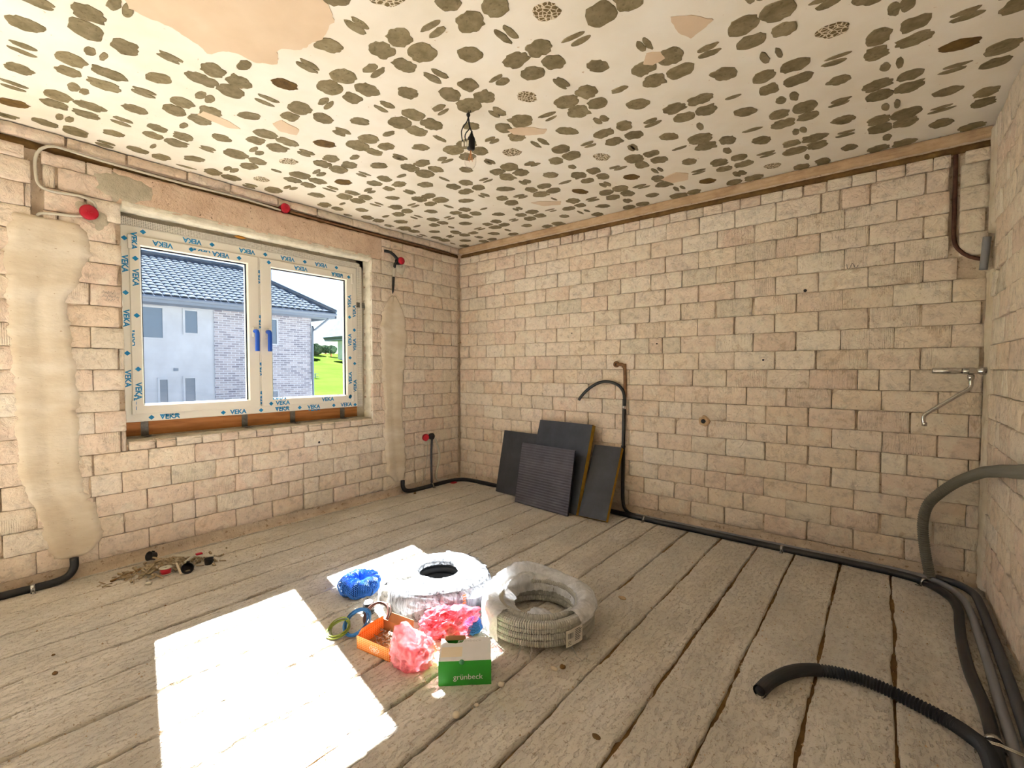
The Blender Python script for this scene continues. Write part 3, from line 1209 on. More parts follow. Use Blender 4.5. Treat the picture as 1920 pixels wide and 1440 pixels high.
# wooden packer under the frame and steel straps
MB().box((XB, -2.848, .772), (XF - .012, -1.115, .8615), .004).build('wood_packer', M['wood'], window)
for y in (-2.735, -2.135, -1.775, -1.335):
    mb = MB()
    yy = y
    mb.box((XF - .010, yy - .020, .768), (XF - .006, yy + .020, .885))
    mt = Matrix.Translation((XF - .006, yy, .768)) @ Matrix.Rotation(brng.uniform(-.1, .35), 4, 'Z')
    mb.box((0, -.020, 0), (.075, .020, .004), mat=mt)
    mb.box((.045, -.006, .004), (.058, .006, .010), mat=mt)
    mb.build('steel_strap', M['steel'], window, smooth=False)
# sill: rough mortar bed, and rough reveals
mb = MB()


def sill_fn(i, j):
    y = WIN[0] + (WIN[1] - WIN[0]) * i / 119
    x = -.35 + .352 * j / 15
    z = .760 + .005 * fz(y * 12, x * 12, 3) + .004 * fz(y * 40, x * 40, 5)
    if j == 15:
        z = .738
        x = .004 + .006 * fz(y * 15, 3)
    return (x, y, z)


mb.grid(sill_fn, 120, 16).flip()
mb.build('sill_bed', M['cement'], wall_left, fix=False)
for side, yy in ((1, WIN[1]), (-1, WIN[0])):
    mb = MB()

    def rv(i, j, side=side, yy=yy):
        z = WIN[2] - .02 + (WIN[3] - WIN[2] + .04) * i / 119
        x = -.35 + .351 * j / 13
        k = math.floor((z - Z0) / CH)
        fr = ((z - Z0) / CH) % 1
        jt = .006 if fr < .07 or fr > .95 else 0
        y = yy - side * (.002 + .006 * fz(z * 14, x * 14, side) + .003 * fz(z * 50, x * 50) - jt)
        if j == 13:
            x = .003
            y = yy + side * .006
        return (x, y, z)
    mb.grid(rv, 120, 14)
    if side > 0:
        mb.flip()
    mb.build('reveal', M['white_plaster'], wall_left, fix=False)
mb = MB()


def soffit(i, j):
    y = WIN[0] + (WIN[1] - WIN[0]) * i / 149
    x = -.35 + .352 * j / 9
    z = WIN[3] + .004 * fz(y * 12, x * 12, 31) + .003 * fz(y * 50, x * 50, 2) - .006
    if j >= 8:
        z += -.016 - .010 * abs(fz(y * 6, 2)) + (0 if j == 8 else .034)
    return (x + (.004 if j == 9 else 0), y, z)


mb.grid(soffit, 150, 10)
mb.build('reveal', M['white_plaster'], wall_left, fix=False)
mb = MB()
mb.grid(lambda i, j: (.004 + .005 * fz(i * .3, j * .8, 44) - (.012 if j in (0, 5) else 0), -2.845 + 1.735 * i / 139, WIN[3] - .012 + .052 * j / 5 + .006 * fz(i * .25, j, 9)), 140, 6)
mb.build('plaster_edge', M['white_plaster'], wall_left, fix=False)
# a dab of dried yellow foam at the top edge
mb = MB()
mb.grid(lambda i, j: (XF + .05 + .012 * math.sin(math.pi * i / 8) * math.cos(2 * math.pi * j / 8), -2.21 + .09 * i / 8, 2.158 + .012 * math.sin(math.pi * i / 8) * math.sin(2 * math.pi * j / 8) + .003 * fz(i, j)), 9, 8, cv=True)
mb.build('foam_residue', plain('dried_foam', '#b8802c', .8), window)

# unseen terrace door, added so more sun bounces into the room
terrace = struct(link('added_door_1', None), 'added glazed white terrace door, out of view, letting in fill daylight')
ring(MB(), (TER[0], TER[1], TER[2], TER[3]), (TER[0] + .06, TER[1] - .06, .06, TER[3] - .06), XF, XB).build('frame', M['pvc'], terrace, smooth=False)
ym = (TER[0] + TER[1]) / 2
for a, b in ((TER[0] + .05, ym - .005), (ym + .005, TER[1] - .05)):
    lf = ring(MB(), (a, b, .05, TER[3] - .05), (a + .07, b - .07, .13, TER[3] - .12), XS, XB + .006, .008).build('door_leaf', M['pvc'], terrace, smooth=False)
    MB().box((XS - .030, a + .068, .128), (XS - .026, b - .068, TER[3] - .118)).build('pane', M['glass'], lf, smooth=False)
    hs = b - .035 if b < ym else a + .035
    MB().tube(spline([(XS, hs, 1.05), (XS + .03, hs, 1.05), (XS + .05, hs, 1.04), (XS + .05, hs, .93)], .01), .011, 10).build('handle', M['pvc'], lf)
for yy, sd in ((TER[0], 1), (TER[1], -1)):
    MB().box((-.35, min(yy, yy - .02 * sd), 0), (.002, max(yy, yy - .02 * sd), TER[3])).build('reveal', M['white_plaster'], wall_left, smooth=False)
MB().box((-.35, TER[0], TER[3]), (.002, TER[1], TER[3] + .02)).build('reveal', M['white_plaster'], wall_left, smooth=False)
MB().box((-.35, TER[0], -.05), (-.02, TER[1], -.001)).build('threshold', M['cement'], wall_left, smooth=False)

# ------------------------------------------------------------------ outside
M['render_white'] = mottled('house_render', [(.3, '#c6cad0'), (.6, '#d0d4da'), (.8, '#d8dce2')], 1.2, .9, ((30, .3, .01),), spec=0.0)
M['grass'] = mottled('meadow', [(.3, '#3a4c1c'), (.6, '#445a22'), (.8, '#4e6628')], .25, 1.0, ((2, .4, .1),), spec=0.0)
M['tiles'] = mottled('roof_tile', [(.3, '#5c6670'), (.6, '#6a7480'), (.8, '#77818d')], 3, .7, ((20, .3, .01),), vary=.2, spec=0.0)
M['fascia'] = plain('fascia', '#8e98a4', .9, 0, 0.0)
M['dark_glass'] = plain('house_glass', '#6f7f92', .1, 0, .8)
M['paving'] = mottled('yard_paving', [(.3, '#6c6c6c'), (.6, '#7a7a78'), (.8, '#868682')], .8, .95, ((8, .3, .02),), spec=0.0)
M['tree'] = mottled('tree_leaf', [(.3, '#2c3b2c'), (.6, '#3c4d3a'), (.8, '#4a5c44')], 2, 1.0, ((6, .6, .1),), spec=0.0)


def clinker_mat():
    t = NT('clinker_brick')
    v = t.coords()
    mp = t.n('Mapping')
    mp.inputs['Rotation'].default_value = (math.radians(90), 0, math.radians(90))
    t.l(v, mp.inputs[0])
    sx = t.n('SeparateXYZ')
    t.l(v, sx.inputs[0])
    cb = t.n('CombineXYZ')
    t.l(sx.outputs[1], cb.inputs[0])
    t.l(sx.outputs[2], cb.inputs[1])
    b = t.n('TexBrick')
    b.offset = .5
    b.inputs['Scale'].default_value = 1
    b.inputs['Brick Width'].default_value = .34
    b.inputs['Row Height'].default_value = .105
    b.inputs['Mortar Size'].default_value = .016
    b.inputs['Color1'].default_value = lin('#8a8894')
    b.inputs['Color2'].default_value = lin('#c4bec2')
    b.inputs['Mortar'].default_value = lin('#d0d2d8')
    t.l(cb.outputs[0], b.inputs['Vector'])
    return t.done(t.bsdf(b.outputs[0], .9))


M['clinker'] = clinker_mat()
mb = MB()
gx = [-24, -25, -26, -28, -30, -40, -50, -60, -70, -90, -140]
gz = [-3.2, -3.1, -2.7, -2.1, -1.5, -.15, 1.2, 2.5, 3.75, 4.6, 4.0]
mb.grid(lambda i, j: (gx[i], -90 + 220 * j / 44, gz[i] + .25 * fz(gx[i] * .05, j * .4)), len(gx), 45)
ground = mb.build('meadow', M['grass'])
struct(ground, 'bright green meadow rising behind the neighbouring houses')
mb = MB().box((-25.2, -60, -4.0), (60, 60, -3.05))
struct(mb.build('courtyard', M['paving'], smooth=False), 'pale paved yard between the houses')

house = thing('neighbour_house', 'pale rendered house with clinker brick corner and tiled hip roof outside', 'house', (-20, 4, -3.2))
HX = -20.0
WD = [(1.55, 2.343, 2.508, 3.745), (3.145, 3.604, 2.775, 3.737), (2.20, 2.47, -1.2, .754), (3.10, 3.47, -1.2, .80)]
mb = MB()
mb.box((HX - 8.5, -8, -3.3), (HX, 4.255, 4.15))
mb.build('rendered_wall', M['render_white'], house, smooth=False, world=True)
mb = MB()
mb.box((HX - 8.5, 4.255, -3.3), (HX + .06, 8.775, 4.15))
mb.build('clinker_wall', M['clinker'], house, smooth=False, world=True)
for (y0, y1, z0, z1) in WD + [(6.55, 6.98, 2.45, 3.63), (6.55, 6.98, -1.2, .1)]:
    xw = HX + (.06 if y0 > 5 else 0)
    mb = MB()
    mb.box((xw - .02, y0 - .08, z0 - .08), (xw + .05, y1 + .08, z0)).box((xw - .02, y0 - .08, z1), (xw + .05, y1 + .08, z1 + .08))
    mb.box((xw - .02, y0 - .08, z0), (xw + .05, y0, z1)).box((xw - .02, y1, z0), (xw + .05, y1 + .08, z1))
    wf = mb.build('window_frame', M['render_white'], house, smooth=False, world=True)
    g = MB().box((xw - .01, y0, z0), (xw + .015, y1, z1)).build('window_pane', M['dark_glass'], wf, smooth=False)
MB().box((HX, 2.70, 1.12), (HX + .06, 2.86, 1.24)).build('vent', M['fascia'], house, smooth=False, world=True)
# roof: hip, with raised rows of tiles
EX, EYR, EZ = HX + .85, 9.72, 4.17
RXr, RYr, RZ = HX - 4.2, 6.9, 6.75
mb = MB()
mb.prism([(EX, -9, EZ), (EX, EYR, EZ), (RXr, RYr, RZ), (RXr, -9, RZ)], (-.05, 0, -.12))
mb.prism([(EX, EYR, EZ), (2 * RXr - EX, EYR, EZ), (RXr, RYr, RZ)], (0, -.05, -.12))
mb.build('roof', M['tiles'], house, smooth=False, world=True)
mb = MB()
NR = 16
for r in range(NR):
    t0 = r / NR
    t1 = (r + 1) / NR
    for kk in range(64):
        y0 = -8.9 + kk * .30
        yr = EYR + (RYr - EYR) * t0
        if y0 + .28 > yr:
            continue
        xa, za = EX + (RXr - EX) * t0, EZ + (RZ - EZ) * t0
        xb, zb = EX + (RXr - EX) * t1, EZ + (RZ - EZ) * t1
        V = []
        for yy, up in ((y0, .02), (y0 + .07, .05), (y0 + .2, .05), (y0 + .28, .02)):
            V += [(xa, yy, za + up + .025), (xb, yy, zb + up)]
        mb.add(V, [(0, 2, 3, 1), (2, 4, 5, 3), (4, 6, 7, 5), (0, 6, 4, 2)])
o = mb.build('roof_tiles', M['tiles'], house, smooth=False, world=True)
o['kind'] = 'stuff'
mb = MB().tube([(EX, EYR, EZ + .06), (RXr, RYr, RZ + .06), (RXr, -9, RZ + .06)], .12, 8)
mb.build('ridge', M['tiles'], house, world=True)
mb = MB().box((EX - .03, -9, EZ - .30), (EX + .05, EYR, EZ - .02)).box((HX - 4, EYR - .05, EZ - .30), (EX + .05, EYR + .02, EZ - .02))
mb.box((HX, -9, EZ - .30), (EX, EYR, EZ - .24))
mb.build('fascia', M['fascia'], house, smooth=False, world=True)
mb = MB().tube([(EX + .06, y, EZ - .1) for y in (-9, EYR)], .08, 8)
mb.tube(spline([(EX + .02, 9.45, EZ - .2), (EX - .1, 9.3, EZ - .38), (HX + .2, 8.86, EZ - .95), (HX + .14, 8.80, EZ - 1.15), (HX + .14, 8.80, -3.2)], .1), .055, 8)
mb.build('gutter', M['fascia'], house, world=True)

house2 = thing('distant_house', 'far pale house with grey gable eave beside the meadow', 'house', (-56, 40, 1.5))
MB().box((-62, 35.0, 1.0), (-50, 44, 7.6)).build('rendered_wall', M['render_white'], house2, smooth=False, world=True)
mb = MB().prism([(-63, 33.1, 6.0), (-63, 39.5, 12.8), (-63, 46, 6.0), (-63, 46, 5.5), (-63, 39.5, 12.2), (-63, 33.4, 5.6)], (14, 0, 0))
mb.build('roof', M['tiles'], house2, smooth=False, world=True)
mb = MB().prism([(-62, 35.0, 7.5), (-62, 44, 7.5), (-62, 39.5, 12.1)], (12, 0, 0)).box((-63, 33.4, 5.45), (-49, 35.05, 5.7))
mb.build('gable', M['fascia'], house2, smooth=False, world=True)
mb = MB()
for k in range(30):
    y = 9 + k * .42
    mb.box((-43.05, y, -.4), (-42.95, y + .08, .75))
for z in (.35, .68):
    mb.box((-43.03, 9, z), (-42.97, 21.6, z + .05))
tag(mb.build('meadow_fence', M['fascia'], smooth=False), 'thin post-and-rail fence line crossing the meadow outside', 'fence')
for q, (x, y, z, r) in enumerate(((-64, 30.2, 3.4, 1.9), (-68, 34.4, 3.7, 1.3), (-66, 36.2, 3.9, .9), (-72, 38.6, 4.2, .9), (-60, 25.5, 3.3, 1.6))):
    tr = thing('tree', ['round dark tree at the meadow edge, tallest of the five', 'dark tree in the middle of the meadow tree line', 'small dark tree near the right end of the tree line', 'smallest dark tree at the right end of the tree line', 'leftmost dark tree of the tree line, mostly behind the house'][q], 'tree', (x, y, z - 1.0), group='trees on the meadow edge')
    bm = bmesh.new()
    bmesh.ops.create_icosphere(bm, subdivisions=4, radius=1)
    for v in bm.verts:
        c = v.co.copy()
        v.co = c * r * (1 + .18 * fz(c.x * 3, c.y * 3, c.z * 3 + q) + .12 * fz(c.x * 9, c.y * 9, c.z * 9))
        v.co.z = v.co.z * .75 + 1.0 + r * .5
    me = bpy.data.meshes.new('foliage')
    bm.to_mesh(me)
    bm.free()
    me.materials.append(M['tree'])
    link('foliage', me, tr)
    MB().tube([(0, 0, -.3), (0, 0, 1.2)], .15, 8).build('trunk', M['wood'], tr)

# ------------------------------------------------------------------ electrics on the window wall
def disc_box(root_name, label, loc, r, depth, mats, axis='x', group='red flush junction boxes', lid='lid'):
    """round flush box: rim sunk in the wall and a domed lid with a cross slot"""
    t = thing(root_name, label, 'junction box', loc, group=group)
    R = Matrix.Rotation(math.pi / 2, 4, 'Y')
    MB().lathe([(r * .94, -.02), (r * .94, depth * .55), (r * 1.0, depth * .6), (r * 1.0, depth * .8), (r * .9, depth * .8)], 28, R).build('rim', mats[0], t)
    MB().lathe([(r * .93, depth * .75), (r * .93, depth * .95), (r * .85, depth * 1.05), (r * .3, depth * 1.15), (0, depth * 1.16)], 28, R).build(lid, mats[1], t)
    mb = MB().box((depth * 1.10, -r * .3, -.003), (depth * 1.22, r * .3, .003)).box((depth * 1.10, -.003, -r * .3), (depth * 1.22, .003, r * .3))
    mb.build('cross_slot', mats[1], t, smooth=False)
    return t


def wall_dab(name, mat, cy, cz, ry, rz_, seed, thick=.006, parent=None):
    mb = MB()
    n, m = 28, 5

    def fn(i, j):
        a = 2 * math.pi * i / n
        u = j / (m - 1)
        k = 1 + .22 * fz(math.cos(a) * 1.8, math.sin(a) * 1.8, seed) + .12 * fz(math.cos(a) * 6, math.sin(a) * 6, seed)
        return ((thick * (1 - u ** 3) if j < m - 1 else -.012) + .002 * fz(i, j, seed), cy + ry * k * u * math.cos(a), cz + rz_ * k * u * math.sin(a))
    mb.grid(fn, n, m, cu=True)
    return mb.build(name, mat, parent or wall_left)


wall_dab('cement_patch', M['cement'], -2.83, 2.295, .165, .10, 7.0, .008)
wall_dab('gypsum_dab', M['cement'], -2.965, 2.065, .075, .075, 1.0)
wall_dab('gypsum_dab', M['cement'], -3.02, 2.135, .045, .035, 2.0)
wall_dab('gypsum_dab', M['white_plaster'], -.47, .505, .085, .085, 3.0)
wall_dab('gypsum_dab', M['white_plaster'], -.79, 2.17, .07, .09, 4.0)
disc_box('junction_box', 'red junction box fed by two white cables, left of the window', (.006, -2.998, 2.10), .042, .03, (M['red'], M['red']))
disc_box('junction_box', 'red junction box above the window where the white cable ends', (.004, -1.875, 2.425), .036, .032, (M['red'], M['red']))
disc_box('junction_box', 'red junction box sticking out right of the window, black tube behind', (.006, -.815, 2.215), .036, .055, (M['black'], M['red']))
disc_box('junction_box', 'red junction box low on the wall beside the corner', (.006, -.505, .512), .036, .026, (M['red'], M['red']))
disc_box('junction_box', 'black junction box low on the wall with a conduit hanging from it', (.006, -.428, .515), .034, .03, (M['black'], M['black']), group=None)


def hose(name, label, cat, pts, r, mat, step=.012, seg=10, corr=0.0, pitch=.006, group=None, loc=None, extra=None):
    t = thing(name, label, cat, loc or pts[0], group=group)
    P = spline(pts, .01)
    if corr:
        P = resample(P, pitch / 2)
        rf = lambda i: r + (corr if i % 2 else -corr)
    else:
        P = resample(P, step) + [Vector(pts[-1])]
        rf = None
    MB().tube(P, r, seg, rfun=rf).build('tube', mat, t, world=True)
    if extra:
        extra(t)
    return t


t = thing('white_cable', 'white cable looping from the dark slot along the ceiling edge', 'cable', (.01, -2.2, 2.41))
MB().tube(resample(spline([(.012, -1.905, 2.405), (.010, -2.05, 2.414), (.012, -2.22, 2.418), (.010, -2.45, 2.413), (.012, -2.652, 2.412), (.014, -2.957, 2.418), (.016, -3.08, 2.425), (.014, -3.14, 2.425), (.006, -3.185, 2.395), (-.004, -3.205, 2.34), (-.004, -3.205, 2.25), (.006, -3.195, 2.20), (.012, -3.15, 2.178), (.014, -3.03, 2.186), (.014, -2.975, 2.165), (.016, -2.963, 2.125)], .02), .015), .0075, 8).build('sheath', M['cable'], t, world=True)
t = thing('white_cable', 'short white cable from the slot foot to the red box', 'cable', (.01, -3.1, 2.05))
MB().tube(resample(spline([(-.008, -3.205, 2.03), (.004, -3.195, 2.048), (.012, -3.14, 2.058), (.012, -3.06, 2.066), (.014, -3.02, 2.076)], .02), .01), .0075, 8).build('sheath', M['cable'], t, world=True)
# black tube dropping from the box right of the window
t = thing('black_tube', 'short black tube with a white sleeve hanging right of the window', 'tube', (.01, -.86, 1.93))
MB().tube(resample(spline([(.004, -.97, 2.285), (.02, -.91, 2.28), (.035, -.865, 2.245), (.04, -.845, 2.215), (.03, -.868, 2.18), (.022, -.875, 2.14)], .02), .01), .013, 10).build('tube', M['black'], t, world=True)
MB().tube([(.022, -.875, 2.15), (.018, -.878, 2.06)], .0135, 10).build('white_sleeve', M['cable'], t, world=True)
MB().tube([(.018, -.878, 2.07), (.014, -.880, 1.98), (.010, -.881, 1.93), (.008, -.882, 1.905)], .011, 10, rfun=lambda i: (.012, .012, .010, .003)[i]).build('tail', M['black'], t, world=True)
# thin dark cable tails along the ceiling groove
t = thing('dark_cable', 'dark cable lying in the groove right of the upper red box', 'cable', (-.01, -1.5, 2.41))
MB().tube(resample(spline([(.01, -1.83, 2.415), (-.005, -1.7, 2.416), (-.008, -1.2, 2.414), (-.01, -.7, 2.42), (-.012, -.1, 2.42)], .05), .03), .009, 8).build('sheath', M['brass_dirty'], t, world=True)
# conduit, wire and pipe below the low boxes
hose('riser_pipe', 'thin black pipe running from the low box to the floor', 'pipe', [(.030, -.425, .50), (.020, -.425, .46), (.016, -.428, .30), (.016, -.425, .06), (.020, -.42, .02)], .011, M['dgrey_pipe'])
hose('grey_conduit', 'pale grey conduit bowing out beside the thin black pipe', 'conduit', [(.034, -.395, .49), (.034, -.375, .45), (.030, -.345, .38), (.030, -.33, .30), (.028, -.345, .22), (.028, -.370, .13), (.030, -.375, .08), (.04, -.355, .055), (.048, -.30, .052), (.052, -.24, .050)], .010, M['cable'], corr=.0008, pitch=.008)
hose('thin_wire', 'thin pale wire dangling below the low red box', 'wire', [(.02, -.475, .49), (.014, -.48, .36), (.014, -.495, .22), (.016, -.53, .10), (.02, -.56, .03)], .003, M['cable'], seg=6)

# ------------------------------------------------------------------ pipes along the floor
def clamp(root, p, d, r):
    """two-screw steel pipe clip round a floor pipe"""
    d = Vector((d[0], d[1], 0)).normalized()
    ang = math.atan2(d.y, d.x)
    mt = Matrix.Translation((p[0], p[1], p[2])) @ Matrix.Rotation(ang, 4, 'Z')
    mb = MB().lathe([(r + .001, -.009), (r + .004, -.009), (r + .004, .009), (r + .001, .009)], 20, mt @ Matrix.Rotation(math.pi / 2, 4, 'Y'), closed_prof=True)
    mb.box((-.009, r + .001, -r), (.009, r + .026, -r + .004), mat=mt)
    mb.box((-.009, -r - .026, -r), (.009, -r - .001, -r + .004), mat=mt)
    mb.lathe([(.006, 0), (.006, .006), (0, .007)], 8, mt @ Matrix.Translation((0, r + .016, -r + .004)))
    mb.lathe([(.006, 0), (.006, .006), (0, .007)], 8, mt @ Matrix.Translation((0, -r - .016, -r + .004)))
    return mb.build('pipe_clip', M['chrome'], root, world=True)


Rp = .019
lp = [(.03, -3.105, .125), (.034, -3.108, .07), (.040, -3.135, .032), (.050, -3.19, .021), (.052, -3.27, .020), (.050, -3.36, .020), (.050, -3.75, .020)]
t = hose('floor_pipe', 'black pipe coming out of the plaster strip to the left floor corner', 'pipe', lp, .020, M['pipe'])
clamp(t, (.052, -3.275, .020), (0, 1), .020)
bp = [(.030, -.80, .135), (.030, -.80, .08), (.034, -.78, .040), (.045, -.73, .022), (.05, -.62, .020), (.05, -.45, .020), (.05, -.25, .020), (.065, -.14, .020), (.12, -.07, .020), (.22, -.045, .020), (.40, -.045, .020), (.9, -.05, .020), (1.4, -.062, .020), (1.87, -.085, .020), (2.15, -.10, .020), (2.55, -.108, .020), (3.1, -.108, .020), (3.45, -.105, .020), (3.68, -.118, .020), (3.80, -.165, .020), (3.885, -.30, .020), (3.905, -.45, .020), (3.895, -.62, .020), (3.885, -.80, .020), (3.882, -1.05, .020), (3.895, -1.28, .020), (3.895, -1.46, .020), (3.885, -1.7, .020), (3.87, -2.2, .020), (3.86, -3.0, .020)]
t = hose('floor_pipe', 'long black pipe clipped along the far wall and round the right corner', 'pipe', bp, .020, M['pipe'])
for p, d in (((2.15, -.10, .02), (1, -.03)), ((3.1, -.108, .02), (1, 0)), ((3.80, -.165, .02), (.5, -.86)), ((.05, -.45, .02), (0, 1)), ((3.893, -1.50, .02), (0, 1))):
    clamp(t, p, d, .020)
g1 = [(2.05, -.050, .017), (2.6, -.052, .017), (3.1, -.052, .017), (3.5, -.050, .017), (3.72, -.058, .017), (3.86, -.11, .017), (3.93, -.25, .017), (3.95, -.45, .017), (3.950, -.70, .017), (3.948, -.95, .017), (3.942, -1.20, .017), (3.940, -1.40, .017), (3.935, -1.60, .017), (3.925, -2.2, .017), (3.91, -3.0, .017)]
hose('floor_pipe', 'light grey pipe beside the black one along the right wall', 'pipe', g1, .0165, M['grey_pipe'])
g2 = [(3.80, -.035, .019), (3.92, -.065, .019), (3.985, -.16, .019), (3.998, -.30, .019), (3.996, -.70, .019), (3.990, -1.13, .019), (3.985, -1.33, .019), (3.975, -1.8, .019), (3.96, -3.0, .019)]
hose('floor_pipe', 'dark grey pipe closest to the right wall', 'pipe', g2, .0185, M['dgrey_pipe'])
mb = MB()
for k in range(3):
    y = -1.545 - .006 * k
    mb.tube([(3.845, y, .002), (3.86, y, .046), (3.90, y, .050), (3.96, y - .006, .046), (4.02, y - .012, .06)], .0022, 6)
tag(mb.build('perforated_strap', M['chrome']), 'perforated steel strap over the pipes by the right wall', 'strap')


def open_tube(t, pts, r, mat, corr, pitch, plain_from=None, name='tube'):
    P = resample(spline(pts, .01), pitch / 2)
    n = len(P)
    rf = lambda i: r + ((corr if i % 2 else -corr) if plain_from is None or i * pitch / 2 > plain_from else corr)
    mb = MB().tube(P, r, 18, rfun=rf, cap=False)
    d = (P[1] - P[0]).normalized()
    mb.build(name, mat, t, world=True, smooth=False)
    MB().tube([P[0] + d * .001, P[0] + d * .03], r * .8, 14).build('bore', M['gasket'], t, world=True)


fl_pts = [(3.268, -1.705, .021), (3.288, -1.62, .021), (3.335, -1.515, .021), (3.398, -1.442, .021), (3.495, -1.395, .021), (3.59, -1.39, .021), (3.70, -1.425, .021), (3.79, -1.47, .023), (3.84, -1.53, .032), (3.862, -1.61, .052), (3.868, -1.75, .055), (3.865, -2.1, .055), (3.86, -2.6, .055)]
t = thing('corrugated_hose', 'black corrugated hose curling over the floor with an open end', 'hose', (3.27, -1.7, 0))
open_tube(t, fl_pts, .0205, M['corr_black'], .0028, .011, .34)
arc = [(3.832, -.075, -.005), (3.815, -.085, .08), (3.797, -.10, .19), (3.785, -.12, .33), (3.800, -.15, .445), (3.845, -.19, .53), (3.905, -.25, .612), (3.952, -.34, .668), (3.975, -.46, .710), (3.982, -.62, .742), (3.984, -.85, .785), (3.984, -1.1, .825), (3.982, -1.5, .89), (3.98, -2.0, .93)]
t = thing('corrugated_hose', 'grey corrugated hose arching out of the right floor corner', 'hose', (3.83, -.08, 0))
P_ = resample(spline(arc, .01), .0065)
MB().tube(P_, .023, 14, rfun=lambda i: .0225 + (.0035 if i % 2 else -.0035)).build('tube', M['corr_grey'], t, world=True, smooth=False)

# vertical hose on the far wall with its bent tail and old elbow
t = thing('wall_hose', 'black hose climbing the far wall beside the leaning boards', 'hose', (1.93, -.03, 0))
MB().tube(resample(spline([(2.06, -.075, .024), (2.00, -.066, .030), (1.955, -.045, .06), (1.934, -.030, .12), (1.93, -.026, .20), (1.932, -.026, .50), (1.936, -.026, .80), (1.938, -.026, .96)], .02), .012), .0145, 12).build('riser', M['pipe'], t, world=True)
MB().tube(resample(spline([(1.939, -.026, .93), (1.937, -.026, .985), (1.922, -.030, 1.03), (1.885, -.034, 1.068), (1.83, -.040, 1.090), (1.76, -.046, 1.094), (1.69, -.05, 1.073), (1.61, -.055, 1.022), (1.55, -.058, .962), (1.525, -.06, .925)], .02), .010), .0125, 12).build('bent_tail', M['pipe'], t, world=True)
mt = Matrix.Translation((1.937, -.026, .885))
MB().lathe([(.0155, -.012), (.0185, -.012), (.0185, .012), (.0155, .012)], 16, mt, closed_prof=True).build('pipe_clip', M['chrome'], t, world=True)
MB().lathe([(.0155, -.008), (.0180, -.008), (.0180, .008), (.0155, .008)], 16, Matrix.Translation((1.932, -.026, .56)), closed_prof=True).build('pipe_clip', M['black'], t, world=True)
t = thing('pipe_elbow', 'rusty pipe elbow and riser above the wall hose', 'fitting', (1.93, 0, 1.0))
MB().tube(resample(spline([(1.936, -.008, .97), (1.936, -.010, 1.10), (1.934, -.014, 1.20), (1.925, -.022, 1.232), (1.90, -.03, 1.238), (1.87, -.034, 1.238)], .02), .008), .014, 12).build('riser', M['brass_dirty'], t, world=True)
mb = MB().lathe([(.012, 0), (.024, 0), (.026, .006), (.026, .018), (.020, .02), (.011, .02)], 18, Matrix.Translation((1.868, -.02, 1.24)) @ Matrix.Rotation(math.pi / 2, 4, 'X'), closed_prof=True)
mb.lathe([(.0175, -.016), (.019, -.012), (.019, .012), (.0175, .016)], 16, Matrix.Translation((1.928, -.016, 1.228)))
mb.build('socket', M['brass_dirty'], t, world=True)
MB().lathe([(.0, .0), (.010, 0), (.010, .004), (0, .004)], 12, Matrix.Translation((1.868, -.030, 1.24)) @ Matrix.Rotation(math.pi / 2, 4, 'X')).build('bore', M['gasket'], t, world=True)

# chased channel on the far wall, right: cable stub and pipe
t = thing('chase_pipe', 'rusty pipe in the wall chase bending into the right corner', 'pipe', (3.885, .01, 1.85))
MB().tube(resample(spline([(3.885, .018, 2.39), (3.886, .018, 2.10), (3.887, .016, 1.93), (3.905, .006, 1.865), (3.95, -.004, 1.815), (4.005, -.012, 1.79)], .03), .012), .010, 10).build('tube', M['chase_brown'], t, world=True)
hose('pipe_stub', 'short grey pipe stub in the broken right wall corner', 'pipe', [(4.000, -.045, 1.73), (4.004, -.050, 1.80), (4.010, -.055, 1.90)], .017, M['grey_pipe'])

# ------------------------------------------------------------------ tap
t = thing('wall_tap', 'chrome wall tap with a long swivel spout in the right corner', 'tap', (3.96, -.12, 1.19))
AX = Matrix.Rotation(math.pi / 2, 4, 'Y')
MB().lathe([(0, -.155), (.014, -.155), (.016, -.15), (.016, -.12), (.018, -.115), (.018, -.06), (.0155, -.055), (.0155, -.035)], 20, AX).build('handle', M['chrome'], t)
MB().lathe([(.015, -.035), (.019, -.03), (.019, .01), (.016, .014), (.016, .028), (.021, .032), (.021, .056), (.015, .06)], 20, AX).build('body', M['chrome'], t)
MB().lathe([(.014, .058), (.017, .06), (.017, .10), (.0, .10)], 16, AX).build('wall_union', M['brass_dirty'], t)
MB().lathe([(.010, -.02), (.015, -.022), (.015, -.040), (.011, -.046), (.011, -.05)], 16, Matrix.Translation((-.002, 0, 0))).build('spout_nut', M['chrome'], t)
MB().tube(resample(spline([(-.002, 0, -.045), (-.001, -.002, -.075), (-.010, -.006, -.095), (-.045, -.012, -.125), (-.11, -.022, -.180), (-.165, -.03, -.226), (-.183, -.032, -.245), (-.188, -.033, -.268), (-.182, -.033, -.296)], .01), .006), .0095, 12).build('spout', M['chrome'], t)
MB().lathe([(.0115, 0), (.0115, .018), (.009, .02), (.009, 0)], 14, Matrix.Translation((-.182, -.033, -.303)), closed_prof=True).build('aerator', M['chrome'], t)

# ------------------------------------------------------------------ leaning boards
def foil(name, grooves):
    t = NT(name)
    v = t.coords()
    c = t.ramp(t.noise(v, 7, 5), [(.3, '#31343a'), (.6, '#3d4046'), (.8, '#474a50')])
    nm = t.bump(t.noise(v, 50, 3), .15, .002)
    if grooves:
        w = t.n('TexWave', wave_type='BANDS', bands_direction='Z')
        w.inputs['Scale'].default_value = 14
        w.inputs['Distortion'].default_value = .4
        t.l(v, w.inputs['Vector'])
        nm = t.bump(w.outputs[0], .8, .004, nm)
    return t.done(t.bsdf(c, .45, nm, .15, .5))


